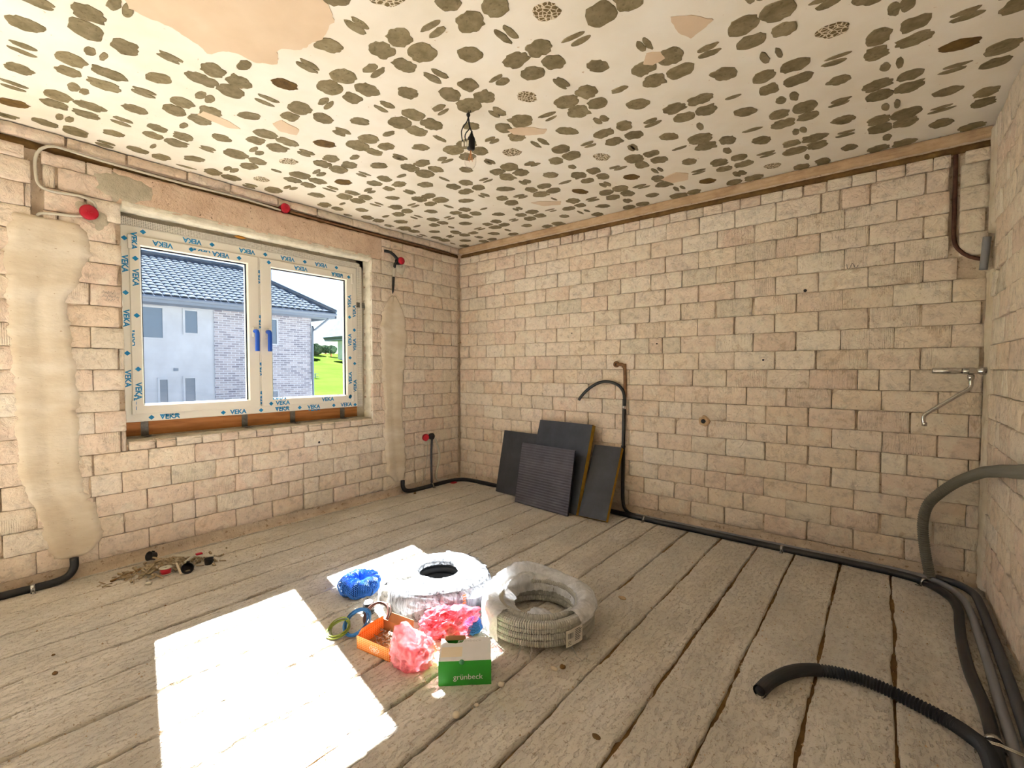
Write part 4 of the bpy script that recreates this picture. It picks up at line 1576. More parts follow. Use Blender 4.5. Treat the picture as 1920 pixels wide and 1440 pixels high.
M['foil'] = foil('grey_foil_facing', False)
M['foil_groove'] = foil('grooved_grey_foil', True)
M['foil_groove'].node_tree.nodes['Color Ramp'].color_ramp.elements[0].color = lin('#4c4b52')
M['foil_groove'].node_tree.nodes['Color Ramp'].color_ramp.elements[1].color = lin('#5a5860')
M['foil_groove'].node_tree.nodes['Color Ramp'].color_ramp.elements[2].color = lin('#66646c')
M['pu_foam'] = mottled('yellow_foam_core', [(.3, '#a9802a'), (.6, '#c09838'), (.8, '#cfa948')], 30, .9, ((120, .4, .002),))


def board(label, fl_, fr_, top, w_h, thick, mats, grooved=False, tilt=0.0):
    """rigid foam board: fl_, fr_ floor corners of the front face; leans back so its top front edge is at y=top"""
    a, b = Vector((*fl_, 0)), Vector((*fr_, 0))
    ux = (b - a).normalized()
    nh = Vector((-ux.y, ux.x, 0))          # towards the far wall
    dy = (Vector((0, top)) - Vector(((a.y + b.y) / 2, 0)).yx).y if False else (top - (a.y + b.y) / 2)
    lean = math.asin(min(.9, dy / w_h))
    up = (Vector((0, 0, 1)) * math.cos(lean) + nh * math.sin(lean)).normalized()
    back = ux.cross(up) * -1
    t = thing('insulation_board', label, 'board', a, group='foil-faced foam boards leaning on the far wall')
    W = (b - a).length
    z_lift = Vector((0, 0, thick * abs(back.z) + .001)) if back.z < 0 else Vector((0, 0, .001))
    R = Matrix((ux, back, up)).transposed().to_4x4()
    t.matrix_world = Matrix.Translation(a + z_lift) @ R @ Matrix.Rotation(tilt, 4, 'Y')
    MB().box((0, .002, 0), (W, thick - .002, w_h)).build('foam_core', mats, t, smooth=False)
    MB().box((0, 0, 0), (W, .002, w_h)).build('front_facing', M['foil_groove'] if grooved else M['foil'], t, smooth=False)
    MB().box((0, thick - .002, 0), (W, thick, w_h)).build('back_facing', M['foil'], t, smooth=False)
    return t


board('smooth dark grey board leaning at the left, half behind the others', (.665, -.175), (1.10, -.205), -.065, .60, .028, M['foil'])
board('tallest dark grey foam board with a yellow right edge', (1.10, -.295), (1.675, -.345), -.090, .75, .050, M['pu_foam'])
board('front dark grey foam board with a finely grooved face', (1.030, -.335), (1.622, -.395), -.265, .535, .018, M['foil'], True)
board('short dark grey foam board with yellow edge, nearest the black hose', (1.700, -.352), (1.945, -.348), -.075, .605, .042, M['pu_foam'])

# ------------------------------------------------------------------ bulb
t = thing('bare_bulb', 'bare bulb in a black socket dangling from a ceiling hook', 'lamp', (1.945, -1.857, 2.5))
MB().tube(spline([(0, 0, .01), (0, 0, -.006), (.006, .004, -.012), (.010, .007, -.006), (.008, .006, .0)], .003), .0016, 6).build('hook', M['black'], t)
mb = MB().lathe([(0, -.034), (.006, -.032), (.010, -.024), (.009, -.016), (.003, -.010), (0, -.009)], 14)
mb.build('strain_knot', M['black'], t)
mb = MB().tube(spline([(0, 0, -.03), (-.006, -.004, -.055), (-.020, -.012, -.075), (-.030, -.018, -.10), (-.028, -.016, -.14), (-.024, -.014, -.155)], .008), .0028, 6)
mb.tube(spline([(0, 0, -.03), (.002, .002, -.07), (.004, .004, -.09), (-.010, -.006, -.11), (-.014, -.010, -.13), (-.010, -.006, -.155)], .008), .0028, 6)
mb.tube(spline([(0, 0, -.03), (.004, .006, -.075), (.010, .010, -.10)], .008), .0034, 6)
mb.build('wires', M['black'], t)
for p in ((-.025, -.015, -.165), (-.010, -.007, -.165)):
    MB().lathe([(.0, -.010), (.005, -.010), (.0055, .006), (.003, .012), (0, .012)], 10, Matrix.Translation(p)).build('connector', M['pvc'], t)
TL = Matrix.Translation((.012, .012, -.10)) @ Matrix.Rotation(math.radians(4), 4, 'Y')
MB().lathe([(.004, .0), (.006, -.012), (.011, -.024), (.017, -.034), (.0195, -.042), (.0195, -.088), (.0175, -.092)], 24, TL).build('socket', M['black'], t)
MB().grid(lambda i, j: tuple(TL @ Vector((.0198 * math.cos(2.6 + 2.2 * i / 10), .0198 * math.sin(2.6 + 2.2 * i / 10), -.052 - .030 * j))), 11, 2).build('paper_label', M['cable'], t)
MB().lathe([(.0135, -.090), (.0145, -.098), (.018, -.108), (.0255, -.122), (.030, -.138), (.0305, -.150), (.028, -.165), (.021, -.178), (.011, -.1845), (0, -.186)], 28, TL).build('glass', M['bulb_glass'], t)
mb = MB()
for k in range(4):
    a = k * math.pi / 2 + .4
    mb.tube([TL @ Vector((.006 * math.cos(a), .006 * math.sin(a), -.112)), TL @ Vector((.012 * math.cos(a + .8), .012 * math.sin(a + .8), -.148))], .0013, 6)
mb.tube([TL @ Vector((0, 0, -.095)), TL @ Vector((0, 0, -.125))], .003, 8)
mb.build('filament', plain('filament_amber', '#c8813c', .4), t)

# ------------------------------------------------------------------ the pile of materials on the floor
CAMYAW = math.radians(38.9)


def film_material(name, col, alpha_lo, alpha_hi, scale=(1, 1, 1), freq=30, rough=.25, trans=.35, kind='Object', lo=.35, hi=.62):
    """crinkled plastic film: part clear, part milky"""
    t = NT(name)
    v = t.coords(False, kind, scale)
    n = t.noise(v, freq, 5, .7, .5)
    fac = t.ramp(n, [(lo, alpha_lo), (hi, alpha_hi)])
    nm = t.bump(t.noise(v, freq * 1.4, 6, .7, .8), .6, .006)
    p = t.n('BsdfPrincipled')
    p.inputs['Base Color'].default_value = lin(col)
    p.inputs['Roughness'].default_value = rough
    p.inputs['Specular IOR Level'].default_value = .6
    t.l(nm, p.inputs['Normal'])
    tl = t.n('BsdfTranslucent')
    tl.inputs[0].default_value = lin(col)
    mx = t.n('MixShader')
    mx.inputs[0].default_value = trans
    t.l(p.outputs[0], mx.inputs[1])
    t.l(tl.outputs[0], mx.inputs[2])
    tr = t.n('BsdfTransparent')
    tr.inputs[0].default_value = (*[.5 + .5 * c for c in lin(col)[:3]], 1)
    m2 = t.n('MixShader')
    t.l(fac, m2.inputs[0])
    t.l(tr.outputs[0], m2.inputs[1])
    t.l(mx.outputs[0], m2.inputs[2])
    return t.done(m2.outputs[0])


M['film_top'] = film_material('stretch_film_top', '#dde1e6', .12, .85, (1, 1, 1), 30, lo=.36, hi=.58)
M['film_side'] = film_material('stretch_film_side', '#cfd2d6', .22, .62, (1, 1, .15), 60)
M['film_clear'] = film_material('clear_bag_film', '#dad8d0', .25, .70, (1, 1, 1), 26)
M['film_milky'] = film_material('milky_bag_film', '#f0f1f4', .68, .96, (1, 1, 1), 18)
M['bag_pink'] = film_material('pink_bag_film', '#f0a2aa', .50, .90, (1, 1, 1), 22, .3, .4)
M['bag_red'] = film_material('red_bag_film', '#ea7a88', .08, .55, (1, 1, 1), 22, .3, .4)
M['conduit'] = plain('grey_conduit', '#b4b2aa', .5)
M['orange_mark'] = plain('orange_print', '#d8642a', .5)

# --- big coil wrapped in stretch film
C1 = Vector((1.792, -1.932, 0))
t = thing('wrapped_pipe_coil', 'large white film-wrapped coil of black pipe with a dark round hole', 'pipe coil', C1)
mb = MB()
for rr in (.128, .165, .202, .238):
    for zz in (.022, .057, .092, .122):
        if zz > .1 and rr > .22:
            continue
        mb.tube([(rr * math.cos(2 * math.pi * k / 60), rr * math.sin(2 * math.pi * k / 60), zz) for k in range(60)], .0175, 10, closed=True)
mb.build('pipe_turns', M['corr_black'], t)


def sq(a):
    return 1 + .035 * math.cos(4 * (a - .25)) + .012 * math.sin(2 * a)


prof_top = [(.101, .128), (.104, .141), (.112, .147), (.125, .150), (.155, .1525), (.185, .151), (.215, .147), (.240, .140), (.256, .131)]
prof_side = [(.256, .131), (.268, .120), (.275, .100), (.277, .075), (.275, .050), (.270, .028), (.258, .008), (.235, .003)]


def wrap_surface(prof, nth, pleat, seed):
    def fn(i, j):
        a = 2 * math.pi * i / nth
        r, z = prof[j]
        k = sq(a) if r > .12 else 1 + (sq(a) - 1) * .3
        rr = r * k + .0025 * fz(math.cos(a) * 9, math.sin(a) * 9, z * 40 + seed)
        zz = z + pleat * (fz(a * 14, r * 5, seed) + .6 * fz(a * 33, r * 9, seed)) * (1 if z > .03 else 0)
        return (rr * math.cos(a), rr * math.sin(a), max(zz, .002))
    return fn


o = MB().grid(wrap_surface(prof_top, 200, .0028, 1), 200, len(prof_top), cu=True).build('film_top', M['film_top'], t)
o = MB().grid(wrap_surface(prof_side, 200, .0018, 4), 200, len(prof_side), cu=True).build('film_side', M['film_side'], t)
# folded bands of film lying across the top
for q, (a0, a1, w) in enumerate(((.2, 2.2, .012), (1.3, 3.4, .010), (-.9, .9, .012), (-2.4, -.3, .008))):
    p0 = Vector((.25 * math.cos(a0), .25 * math.sin(a0), .143))
    p1 = Vector((.25 * math.cos(a1), .25 * math.sin(a1), .143))
    dr = (p1 - p0).normalized()
    sd = Vector((-dr.y, dr.x, 0))
    mid = (p0 + p1) / 2
    off = mid.normalized() * max(0, .125 - mid.to_2d().length)
    MB().grid(lambda i, j: tuple(p0.lerp(p1, i / 30) + off * math.sin(math.pi * i / 30) + sd * w * (j - 1) + Vector((0, 0, .0125 * math.sin(math.pi * i / 30) + (.003 if j == 1 else 0) + .002 * fz(i * .6, q, j)))), 31, 3).build('film_band', M['film_top'], t)
# film pocket with the pipe end showing at the front left
aw = math.atan2(-2.17 + 1.925, 1.675 - 1.805)
e0 = Vector((.272 * math.cos(aw), .272 * math.sin(aw), 0))
mb = MB().tube(resample(spline([e0 + Vector((.0, 0, .014)), e0 + Vector((-.006, -.010, .05)), e0 + Vector((-.004, -.008, .09)), e0 * .93 + Vector((0, 0, .118))], .005), .004), .020, 12, rfun=lambda i: .0215 if i % 2 else .0185)
mb.build('pipe_end', M['corr_black'], t)


def pocket(i, j):
    u, v = i / 24, j / 14
    a = aw - .32 + .62 * u
    r = .283 + .035 * math.sin(math.pi * u) * (1 - .6 * v) + .006 * fz(u * 6, v * 6, 2)
    z = .004 + .125 * v
    if v > .9:
        r -= .03
    return (r * math.cos(a), r * math.sin(a), z)


MB().grid(pocket, 25, 15).build('film_pocket', M['film_clear'], t)


def crumple(name, mat, parent, loc, size, seed, amp=.25, freq=3.0, sub=4, flat=True, tail=None, world=False):
    bm = bmesh.new()
    bmesh.ops.create_icosphere(bm, subdivisions=sub, radius=1)
    for v in bm.verts:
        c = v.co.copy()
        w = Vector((fz(c.x * 2, c.y * 2, c.z * 2 + seed), fz(c.x * 2 + 9, c.y * 2, c.z * 2 + seed), fz(c.x * 2, c.y * 2 + 9, c.z * 2 + seed))) * .25
        q = (c + w) * freq
        d = 1 + amp * (.5 - abs(fz(q.x, q.y, q.z + seed)) * 1.6) + amp * .45 * (.5 - abs(fz(q.x * 2.3, q.y * 2.3, q.z * 2.3 + seed)) * 1.6)
        p = Vector((c.x * d * size[0], c.y * d * size[1], c.z * d * size[2]))
        if tail:
            tv = Vector(tail[:3]).normalized()
            k = max(0, c.dot(tv)) ** tail[4]
            p += tv * tail[3] * k
        if flat:
            p.z = max(p.z + size[2] * .82, .002 + .003 * abs(fz(p.x * 40, p.y * 40)))
        v.co = p
    me = bpy.data.meshes.new(name)
    bm.to_mesh(me)
    bm.free()
    me.polygons.foreach_set('use_smooth', [True] * len(me.polygons))
    me.materials.append(mat)
    return link(name, me, parent, loc)


crumple('film_knot', M['film_clear'], t, (-.085, -.165, .150), (.055, .035, .016), 3.0, .5, 3, 4, False)
mb = MB()
ao = math.atan2(-1.80 + 1.925, 2.05 - 1.805) - .75
for k in range(9):
    zc = .018 + k * .0125
    for (da, h_) in ((0, .009),):
        r = .283 * sq(ao)
        c = Vector((r * math.cos(ao), r * math.sin(ao), zc))
        mb.box((-.001, -.006 - .002 * (k % 3), -.0035), (.001, .006 + .002 * (k % 2), .0035), mat=Matrix.Translation(c) @ Matrix.Rotation(ao, 4, 'Z'))
mb.build('orange_print', M['orange_mark'], t, smooth=False)

# --- grey corrugated conduit coil, half in a milky bag
C2 = Vector((2.345, -1.800, 0))
t = thing('conduit_coil', 'coil of grey corrugated conduit half wrapped in milky plastic bag', 'conduit coil', C2)
P_ = []
rad = .0148
for lay_, rr in enumerate((.245, .214, .184)):
    for k in range(96 * 4 + 1):
        f = k / 96
        zz = rad + .002 + (f if lay_ % 2 == 0 else 4 - f) * (rad * 1.96) * .98
        zz = min(max(zz, rad + .002), .118)
        wob = .004 * fz(f * 3, lay_ * 5)
        P_.append(((rr + wob) * math.cos(2 * math.pi * f), (rr + wob) * math.sin(2 * math.pi * f), zz))
P_ = resample(P_, .005)
MB().tube(P_, rad, 9, rfun=lambda i: rad + (.0012 if i % 2 else -.0020)).build('conduit', M['conduit'], t, smooth=False)
thc = math.atan2(CAMP.y - C2.y, CAMP.x - C2.x)


def bagfn(i, j):
    phi = math.radians(-200 + 300 * i / 149) if False else math.radians(42 + 276 * i / 149)    # clockwise from the right-front round the back to the left-front
    a = thc + phi
    u = j / 23
    deg = math.degrees(phi)
    left = max(0, min(1, (deg - 190) / 60))          # 1 on the left side of the picture
    back = math.exp(-((deg - 205) / 38) ** 2)
    end = min(1, min(i, 149 - i) / 14)
    zlow = .085 * (1 - left) + .012 * left
    if deg < 130:
        zlow = .095
    R0 = .268
    if u < .4:
        k = u / .4
        r, z = R0 + .004 * math.sin(math.pi * k), zlow + (.122 - zlow) * k
    elif u < .72:
        k = (u - .4) / .32
        r, z = R0 - .085 * k, .122 + .018 * math.sin(math.pi * k) + .055 * back * math.sin(math.pi * min(1, k * .8 + .2))
    else:
        k = (u - .72) / .28
        r, z = R0 - .085 - .018 * k - .05 * left * k, .122 + .045 * back * (1 - k) - (.055 * k) * (1 - .4 * left)
    w = .006 * fz(a * 5, u * 4, 3) + .004 * fz(a * 13, u * 9, 7) + .0025 * fz(a * 30, u * 22, 1)
    r += w
    z += .7 * w + (1 - end) * .004 * fz(a * 20, u * 20)
    return (r * math.cos(a), r * math.sin(a), max(z + .004, .003))


MB().grid(bagfn, 150, 24).build('bag', M['film_milky'], t)
crumple('bag_end', M['film_milky'], t, (.075, -.095, .085), (.055, .040, .030), 8.0, .5, 2.6, 4, False)
for q, (a, r0, r1) in enumerate(((thc - .30, .27, .335), (thc - .12, .27, .33), (thc + .55, .27, .36))):
    MB().grid(lambda i, j: ((r0 - .012 + (r1 - r0) * i / 8 * 1.0) * math.cos(a + .03 * (j - .5) * (1 - i / 10) + .02 * fz(i * .5, q)), (r0 - .012 + (r1 - r0) * i / 8) * math.sin(a + .03 * (j - .5) * (1 - i / 10) + .02 * fz(i * .5, q)), max(.004, .03 * (1 - i / 4))), 9, 2).build('bag_strip', M['film_clear'], t)
lab = math.radians(-19)
lb = MB().grid(lambda i, j: ((.2655 + .001 * math.sin(i)) * math.cos(lab - .17 + .34 * i / 10), (.2655 + .001 * math.sin(i)) * math.sin(lab - .17 + .34 * i / 10), .022 + .072 * j / 4 + .010 * i / 10), 11, 5).build('label', plain('label_paper', '#e4e0d6', .6), t)
mb = MB()


def on_label(u0, u1, v0, v1):
    V = []
    for u, v in ((u0, v0), (u1, v0), (u1, v1), (u0, v1)):
        a = lab - .17 + .34 * u
        V.append((.2672 * math.cos(a), .2672 * math.sin(a), .022 + .072 * v + .010 * u))
    mb.add(V, [(0, 1, 2, 3)])


lr = random.Random(4)
for k in range(9):
    on_label(.10 + k * .035, .10 + k * .035 + lr.choice((.012, .022)), .48, .80)
for k in range(7):
    v = .90 - k * .105
    on_label(.50, .50 + lr.uniform(.22, .44), v - .045, v)
for k in range(3):
    on_label(.10, .10 + lr.uniform(.15, .3), .30 - k * .09, .335 - k * .09)
mb.build('label_print', M['print_grey'], lb, smooth=False, fix=False)
for q, (p, s_, r, l_) in enumerate((((.02, -.005, .0), (.030, .022, .052), .5, 'black plastic coupler standing inside the conduit coil'), ((-.065, -.075, .0), (.028, .022, .045), 1.3, 'black plastic coupler at the left inside the conduit coil'))):
    b = thing('black_coupler', l_, 'coupler', C2 + Vector(p), r, group='black couplers inside the coil')
    MB().box((-s_[0], -s_[1], .001), (s_[0], s_[1], s_[2]), .006).build('shell', M['black'], b)
    MB().box((-s_[0] * .7, -s_[1] - .002, s_[2] * .35), (s_[0] * .7, -s_[1] + .002, s_[2] * .8), .001).build('window', M['gasket'], b)

# --- green and white carton
t = thing('green_carton', 'green and white carton with torn lid in front of the pile', 'carton', (2.311, -2.404, 0), math.atan2(.135, .147))
CW, CD, CHt = .200, .145, .095
M['carton_green'] = mottled('carton_green', [(.3, '#2a8f2c'), (.6, '#34a334'), (.8, '#3cab3c')], 4, .5, ((90, .1, .001),), spec=.4)
M['carton_white'] = mottled('carton_white', [(.3, '#dcdad8'), (.6, '#e8e6e4'), (.8, '#efeeec')], 4, .6, ((90, .1, .001),))
M['cardboard'] = mottled('cardboard', [(.3, '#8f6844'), (.6, '#a57b54'), (.8, '#b48a62')], 8, .85, ((60, .2, .002),))
th = .003
MB().box((0, 0, 0), (CW, th, CHt)).build('front_panel', M['carton_green'], t, smooth=False)
MB().box((0, CD - th, 0), (CW, CD, CHt)).build('back_panel', M['carton_green'], t, smooth=False)
MB().box((0, th, 0), (th, CD - th, CHt)).build('side_panel', M['carton_green'], t, smooth=False)
MB().box((CW - th, th, 0), (CW, CD - th, CHt)).build('side_panel', M['carton_white'], t, smooth=False)
MB().box((th, th, 0), (CW - th, CD - th, th)).build('base', M['cardboard'], t, smooth=False)
top = [(0, 0), (CW, 0), (CW, CD), (.105, CD), (.092, CD - .012), (.085, CD - .030), (.060, CD - .036), (.030, CD - .032), (.018, CD - .014), (.010, CD), (0, CD)]
MB().prism([(x, y, CHt) for x, y in top], (0, 0, .0025)).build('lid', M['carton_white'], t, smooth=False)
MB().prism([(.012, CD - .006, CHt - .002), (.100, CD - .006, CHt - .002), (.096, CD + .004, CHt + .010), (.016, CD + .004, CHt + .010)], (0, .002, .001)).build('torn_flap', M['cardboard'], t, smooth=False)
MB().box((.006, .022, CHt + .0025), (.088, .085, CHt + .0029)).build('shipping_label', plain('label_cream', '#e9d9bd', .6), t, smooth=False)
V, F = text_geo('grünbeck', .021, .0, 1.0)
MB().add([(v.x + CW * .56, -.0006, v.y + .030) for v in V], F).build('lettering', M['carton_white'], t, smooth=False, fix=False)
V, F = text_geo('grünbeck', .018, .0, 1.0)
MB().add([(v.x + .115, v.y + CD - .022, CHt + .0032) for v in V if True], F).build('lettering', plain('faint_grey_print', '#c2c0bd', .6), t, smooth=False, fix=False)
mb = MB().lathe([(0, 0), (.010, 0), (.010, .0006), (0, .0006)], 16, Matrix.Translation((.088, -.0002, CHt - .004)) @ Matrix.Rotation(math.pi / 2, 4, 'X'))
mb.build('tape_seal', plain('seal_green', '#3f8f62', .3), t)

# --- orange open tray
ang = math.atan2(.032, .211)
t = thing('orange_tray', 'orange printed open cardboard tray with white lettering beside the wire rings', 'box', (1.858, -2.462, 0), ang)
OW, OD, OH = .192, .155, .056


def orange_mat():
    tt = NT('orange_grid_print')
    v = tt.coords()
    sx = tt.n('SeparateXYZ')
    tt.l(v, sx.inputs[0])
    ad = tt.n('Math', operation='ADD')
    tt.l(sx.outputs[0], ad.inputs[0])
    tt.l(sx.outputs[1], ad.inputs[1])
    cb = tt.n('CombineXYZ')
    tt.l(ad.outputs[0], cb.inputs[0])
    tt.l(sx.outputs[2], cb.inputs[1])
    b = tt.n('TexBrick')
    b.offset = 0.0
    b.inputs['Scale'].default_value = 1
    b.inputs['Brick Width'].default_value = .0125
    b.inputs['Row Height'].default_value = .0078
    b.inputs['Mortar Size'].default_value = .0010
    b.inputs['Color1'].default_value = lin('#e0701c')
    b.inputs['Color2'].default_value = lin('#e67c26')
    b.inputs['Mortar'].default_value = lin('#f2b070')
    tt.l(cb.outputs[0], b.inputs['Vector'])
    return tt.done(tt.bsdf(b.outputs[0], .55))


M['orange'] = orange_mat()
th = .0022
MB().box((0, 0, 0), (OW, th, OH)).build('front_panel', M['orange'], t, smooth=False)
MB().box((0, OD - th, 0), (OW, OD, OH)).build('back_panel', M['cardboard'], t, smooth=False)
MB().box((OW - th, th, 0), (OW, OD - th, OH)).build('side_panel', M['orange'], t, smooth=False)
MB().box((0, th, 0), (th, OD - th, OH)).build('side_panel', M['orange'], t, smooth=False)
MB().box((th, th, 0), (OW - th, OD - th, th)).build('base', M['cardboard'], t, smooth=False)
# side flap standing up with the grid print inside
MB().prism([(.003, .004, OH), (.003, OD - .004, OH), (.012, OD - .012, OH + .026), (.012, .016, OH + .026)], (.002, 0, 0)).build('flap', M['orange'], t, smooth=False)
MB().prism([(.03, OD - .003, OH), (OW - .01, OD - .003, OH), (OW - .02, OD + .012, OH + .034), (.04, OD + .012, OH + .034)], (0, .002, 0)).build('flap', M['cardboard'], t, smooth=False)
V, F = text_geo('OBO', .015, .0, 1.25)
MB().add([(v.x + .105, -.0006, v.y + .026) for v in V], F).box((.084, -.0006, .0135), (.126, -.0002, .0145)).box((.084, -.0006, .0375), (.126, -.0002, .0385)).build('lettering', plain('white_print', '#f6e9d8', .5), t, smooth=False, fix=False)
mb = MB()
for k in range(46):
    x, y = lr.uniform(.02, OW - .05), lr.uniform(.02, OD - .02)
    a, b_ = lr.uniform(0, 6.28), lr.uniform(-.5, .5)
    d = Vector((math.cos(a), math.sin(a), b_)) * lr.uniform(.008, .02)
    p = Vector((x, y, .008 + lr.random() * .018))
    p.z = max(p.z, .006 + abs(d.z))
    mb.tube([p - d, p + d], .0022, 5)
o = mb.build('clips', M['film_clear'], t)
o['kind'] = 'stuff'

# --- pink bags and the red boxes in them
def red_can(label, loc, rot, r=.030, h=.045):
    o = thing('red_box', label, 'junction box', loc, group='red boxes packed in the pink bags')
    o.rotation_euler = rot
    MB().lathe([(0, -h / 2), (r * .9, -h / 2), (r * .96, -h / 2 + .004), (r * .96, h / 2 - .006), (r, h / 2 - .005), (r, h / 2), (r * .85, h / 2), (r * .83, -h / 2 + .004), (0, -h / 2 + .004)], 24).build('can', M['red'], o)
    MB().box((-.006, r * .9, -.008), (.006, r * 1.05, .010), .001).build('lug', M['red'], o)
    return o


t = thing('pink_bag', 'pale pink crumpled plastic bag between the orange tray and green carton', 'plastic bag', (2.140, -2.384, 0), CAMYAW)
crumple('bag', M['bag_pink'], t, (0, 0, 0), (.082, .062, .066), 5.0, .30, 2.4, 5, True, (-.45, .25, .85, .055, 5))
red_can('red box showing through the left side of the pale pink bag', (2.108, -2.410, .040), (1.3, .4, .6))
red_can('red box deep inside the pale pink bag', (2.160, -2.368, .040), (.3, 1.2, .2))
t = thing('pink_bag', 'red-tinted plastic bag full of red boxes against the white coil', 'plastic bag', (2.085, -2.150, 0), CAMYAW)
crumple('bag', M['bag_red'], t, (0, 0, 0), (.108, .066, .066), 15.0, .30, 2.3, 5, True, (.80, .1, .50, .055, 7))
for q, (p, r_) in enumerate((((2.075, -2.195, .034), (1.5, 0, .7)), ((2.125, -2.155, .036), (1.2, .5, .3)), ((2.035, -2.185, .038), (.8, .9, .1)), ((2.08, -2.13, .040), (.2, .3, 0)), ((2.095, -2.165, .088), (.5, .2, 0)))):
    red_can(['front red box in the red-tinted bag', 'right-hand red box in the red-tinted bag', 'left-hand red box in the red-tinted bag', 'rear red box in the red-tinted bag', 'topmost red box in the red-tinted bag'][q], p, r_, .026, .036)


# --- blue netting
def net(name, label, loc, fn, nu, nv, cu, cv, core):
    t = thing(name, label, 'net', loc, group='blue netting on the pile')
    o = MB().grid(fn, nu, nv, cu, cv).build('mesh_net', M['net_blue'], t, smooth=False)
    md = o.modifiers.new('strands', 'WIREFRAME')
    md.thickness = .0034
    md.use_even_offset = False
    md.use_replace = True
    core(t)
    return t


M['net_blue'] = plain('blue_net', '#3a7ad0', .5)
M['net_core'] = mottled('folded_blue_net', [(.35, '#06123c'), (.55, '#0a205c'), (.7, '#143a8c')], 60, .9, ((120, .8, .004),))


def torus_net(R, r, seed, amp, zc, shear=0.0):
    def fn(i, j, nu=84, nv=34):
        a = 2 * math.pi * i / nu
        b = 2 * math.pi * j / nv + a * 1.5
        rr = r * (1 + amp * (fz(math.cos(a) * 2, math.sin(a) * 2, seed) + .6 * fz(math.cos(a) * 4 + math.cos(b), math.sin(a) * 4 + math.sin(b), seed + 3)))
        RR = R * (1 + .16 * fz(math.cos(a), math.sin(a), seed + 8))
        z = zc + rr * math.sin(b) * 1.0
        return ((RR + rr * math.cos(b)) * math.cos(a), (RR + rr * math.cos(b)) * math.sin(a), max(z, .003 + .002 * ((i + j) % 2)))
    return fn


f1 = torus_net(.068, .043, 4.0, .50, .049)
f1c = torus_net(.068, .033, 4.0, .50, .049)
net('blue_net', 'bundled blue netting ring left of the white coil', (1.428, -2.165, 0), f1, 84, 34, True, True, lambda t: MB().grid(lambda i, j: f1c(i, j), 84, 34, True, True).build('folded_core', M['net_core'], t))


def blobnet(sx, sz, seed):
    def fn(i, j, nu=40, nv=20):
        a = 2 * math.pi * i / nu
        b = math.pi * (j + .5) / nv
        k = 1 + .25 * fz(math.cos(a) * 1.5, math.sin(a) * 1.5, math.cos(b) * 2 + seed)
        return (sx * k * math.sin(b) * math.cos(a), sx * k * math.sin(b) * math.sin(a), max(.003, sz * .9 + sz * k * math.cos(b)))
    return fn


f2, f2c = blobnet(.038, .040, 2.0), blobnet(.029, .032, 2.0)
net('blue_net', 'small wad of blue netting between red bag and conduit coil', (2.172, -2.068, 0), f2, 40, 20, True, False, lambda t: MB().grid(lambda i, j: f2c(i, j), 40, 20, True).build('folded_core', M['net_core'], t))

# --- black coupling
t = thing('pipe_coupling', 'small black coupling with a pale top between netting and wire rings', 'fitting', (1.648, -2.262, 0), CAMYAW)
mb = MB().lathe([(0, .0), (.026, .0), (.028, .004), (.028, .014), (.025, .016), (.025, .022), (.028, .024), (.028, .040), (.025, .042), (.025, .050), (.022, .052), (0, .052)], 20)
mb.build('sleeve', M['black'], t)
MB().lathe([(0, .052), (.020, .052), (.021, .056), (.018, .060), (0, .058)], 18).build('paper_cap', M['film_milky'], t)
mb = MB()
mb.box((-.055, -.01, .001), (-.030, .012, .012), .003)
mb.build('paper_scrap', M['film_milky'], t)

# --- rings of wire
def wire_ring(label, loc, R, tilt, rz, mat, n, seed):
    t = thing('wire_ring', label, 'wire coil', loc, group='rings of single-core wire')
    rr = random.Random(seed)
    mb = MB()
    T_ = Matrix.Rotation(rz, 4, 'Z') @ Matrix.Rotation(tilt, 4, 'X')
    pts = []
    for k in range(n * 40):
        a = 2 * math.pi * k / 40
        q = k / (n * 40)
        R1 = R * (1 + .05 * fz(q * 9, seed)) + .017 * fz(a * .37, seed + 4)
        z = .020 * fz(a * .21, seed + 9)
        pts.append(T_ @ Vector((R1 * math.cos(a), R1 * math.sin(a), z)))
    low = min(p.z for p in pts)
    pts = [p - Vector((0, 0, low - .003)) for p in pts]
    mb.tube(pts, .0026, 5)
    mb.build('wire', mat, t)
    return t


wire_ring('ring of green-yellow wire lying furthest left', (1.700, -2.452, 0), .048, .40, CAMYAW - .5, plain('wire_green', '#7f8a2c', .45), 7, 3)
wire_ring('ring of blue wire leaning by the orange tray', (1.752, -2.392, 0), .060, .62, CAMYAW - .5, plain('wire_blue', '#2a6fb0', .4), 11, 5)
wire_ring('ring of brown wire leaning behind the orange tray', (1.768, -2.300, 0), .058, .70, CAMYAW - .4, plain('wire_brown', '#5c3a30', .4), 10, 7)
hose('cable_tail', 'black cable tail sticking out between netting and white coil', 'cable', [(1.49, -2.02, .004), (1.52, -2.015, .012), (1.545, -2.02, .02)], .006, M['black'], seg=8, step=.006)

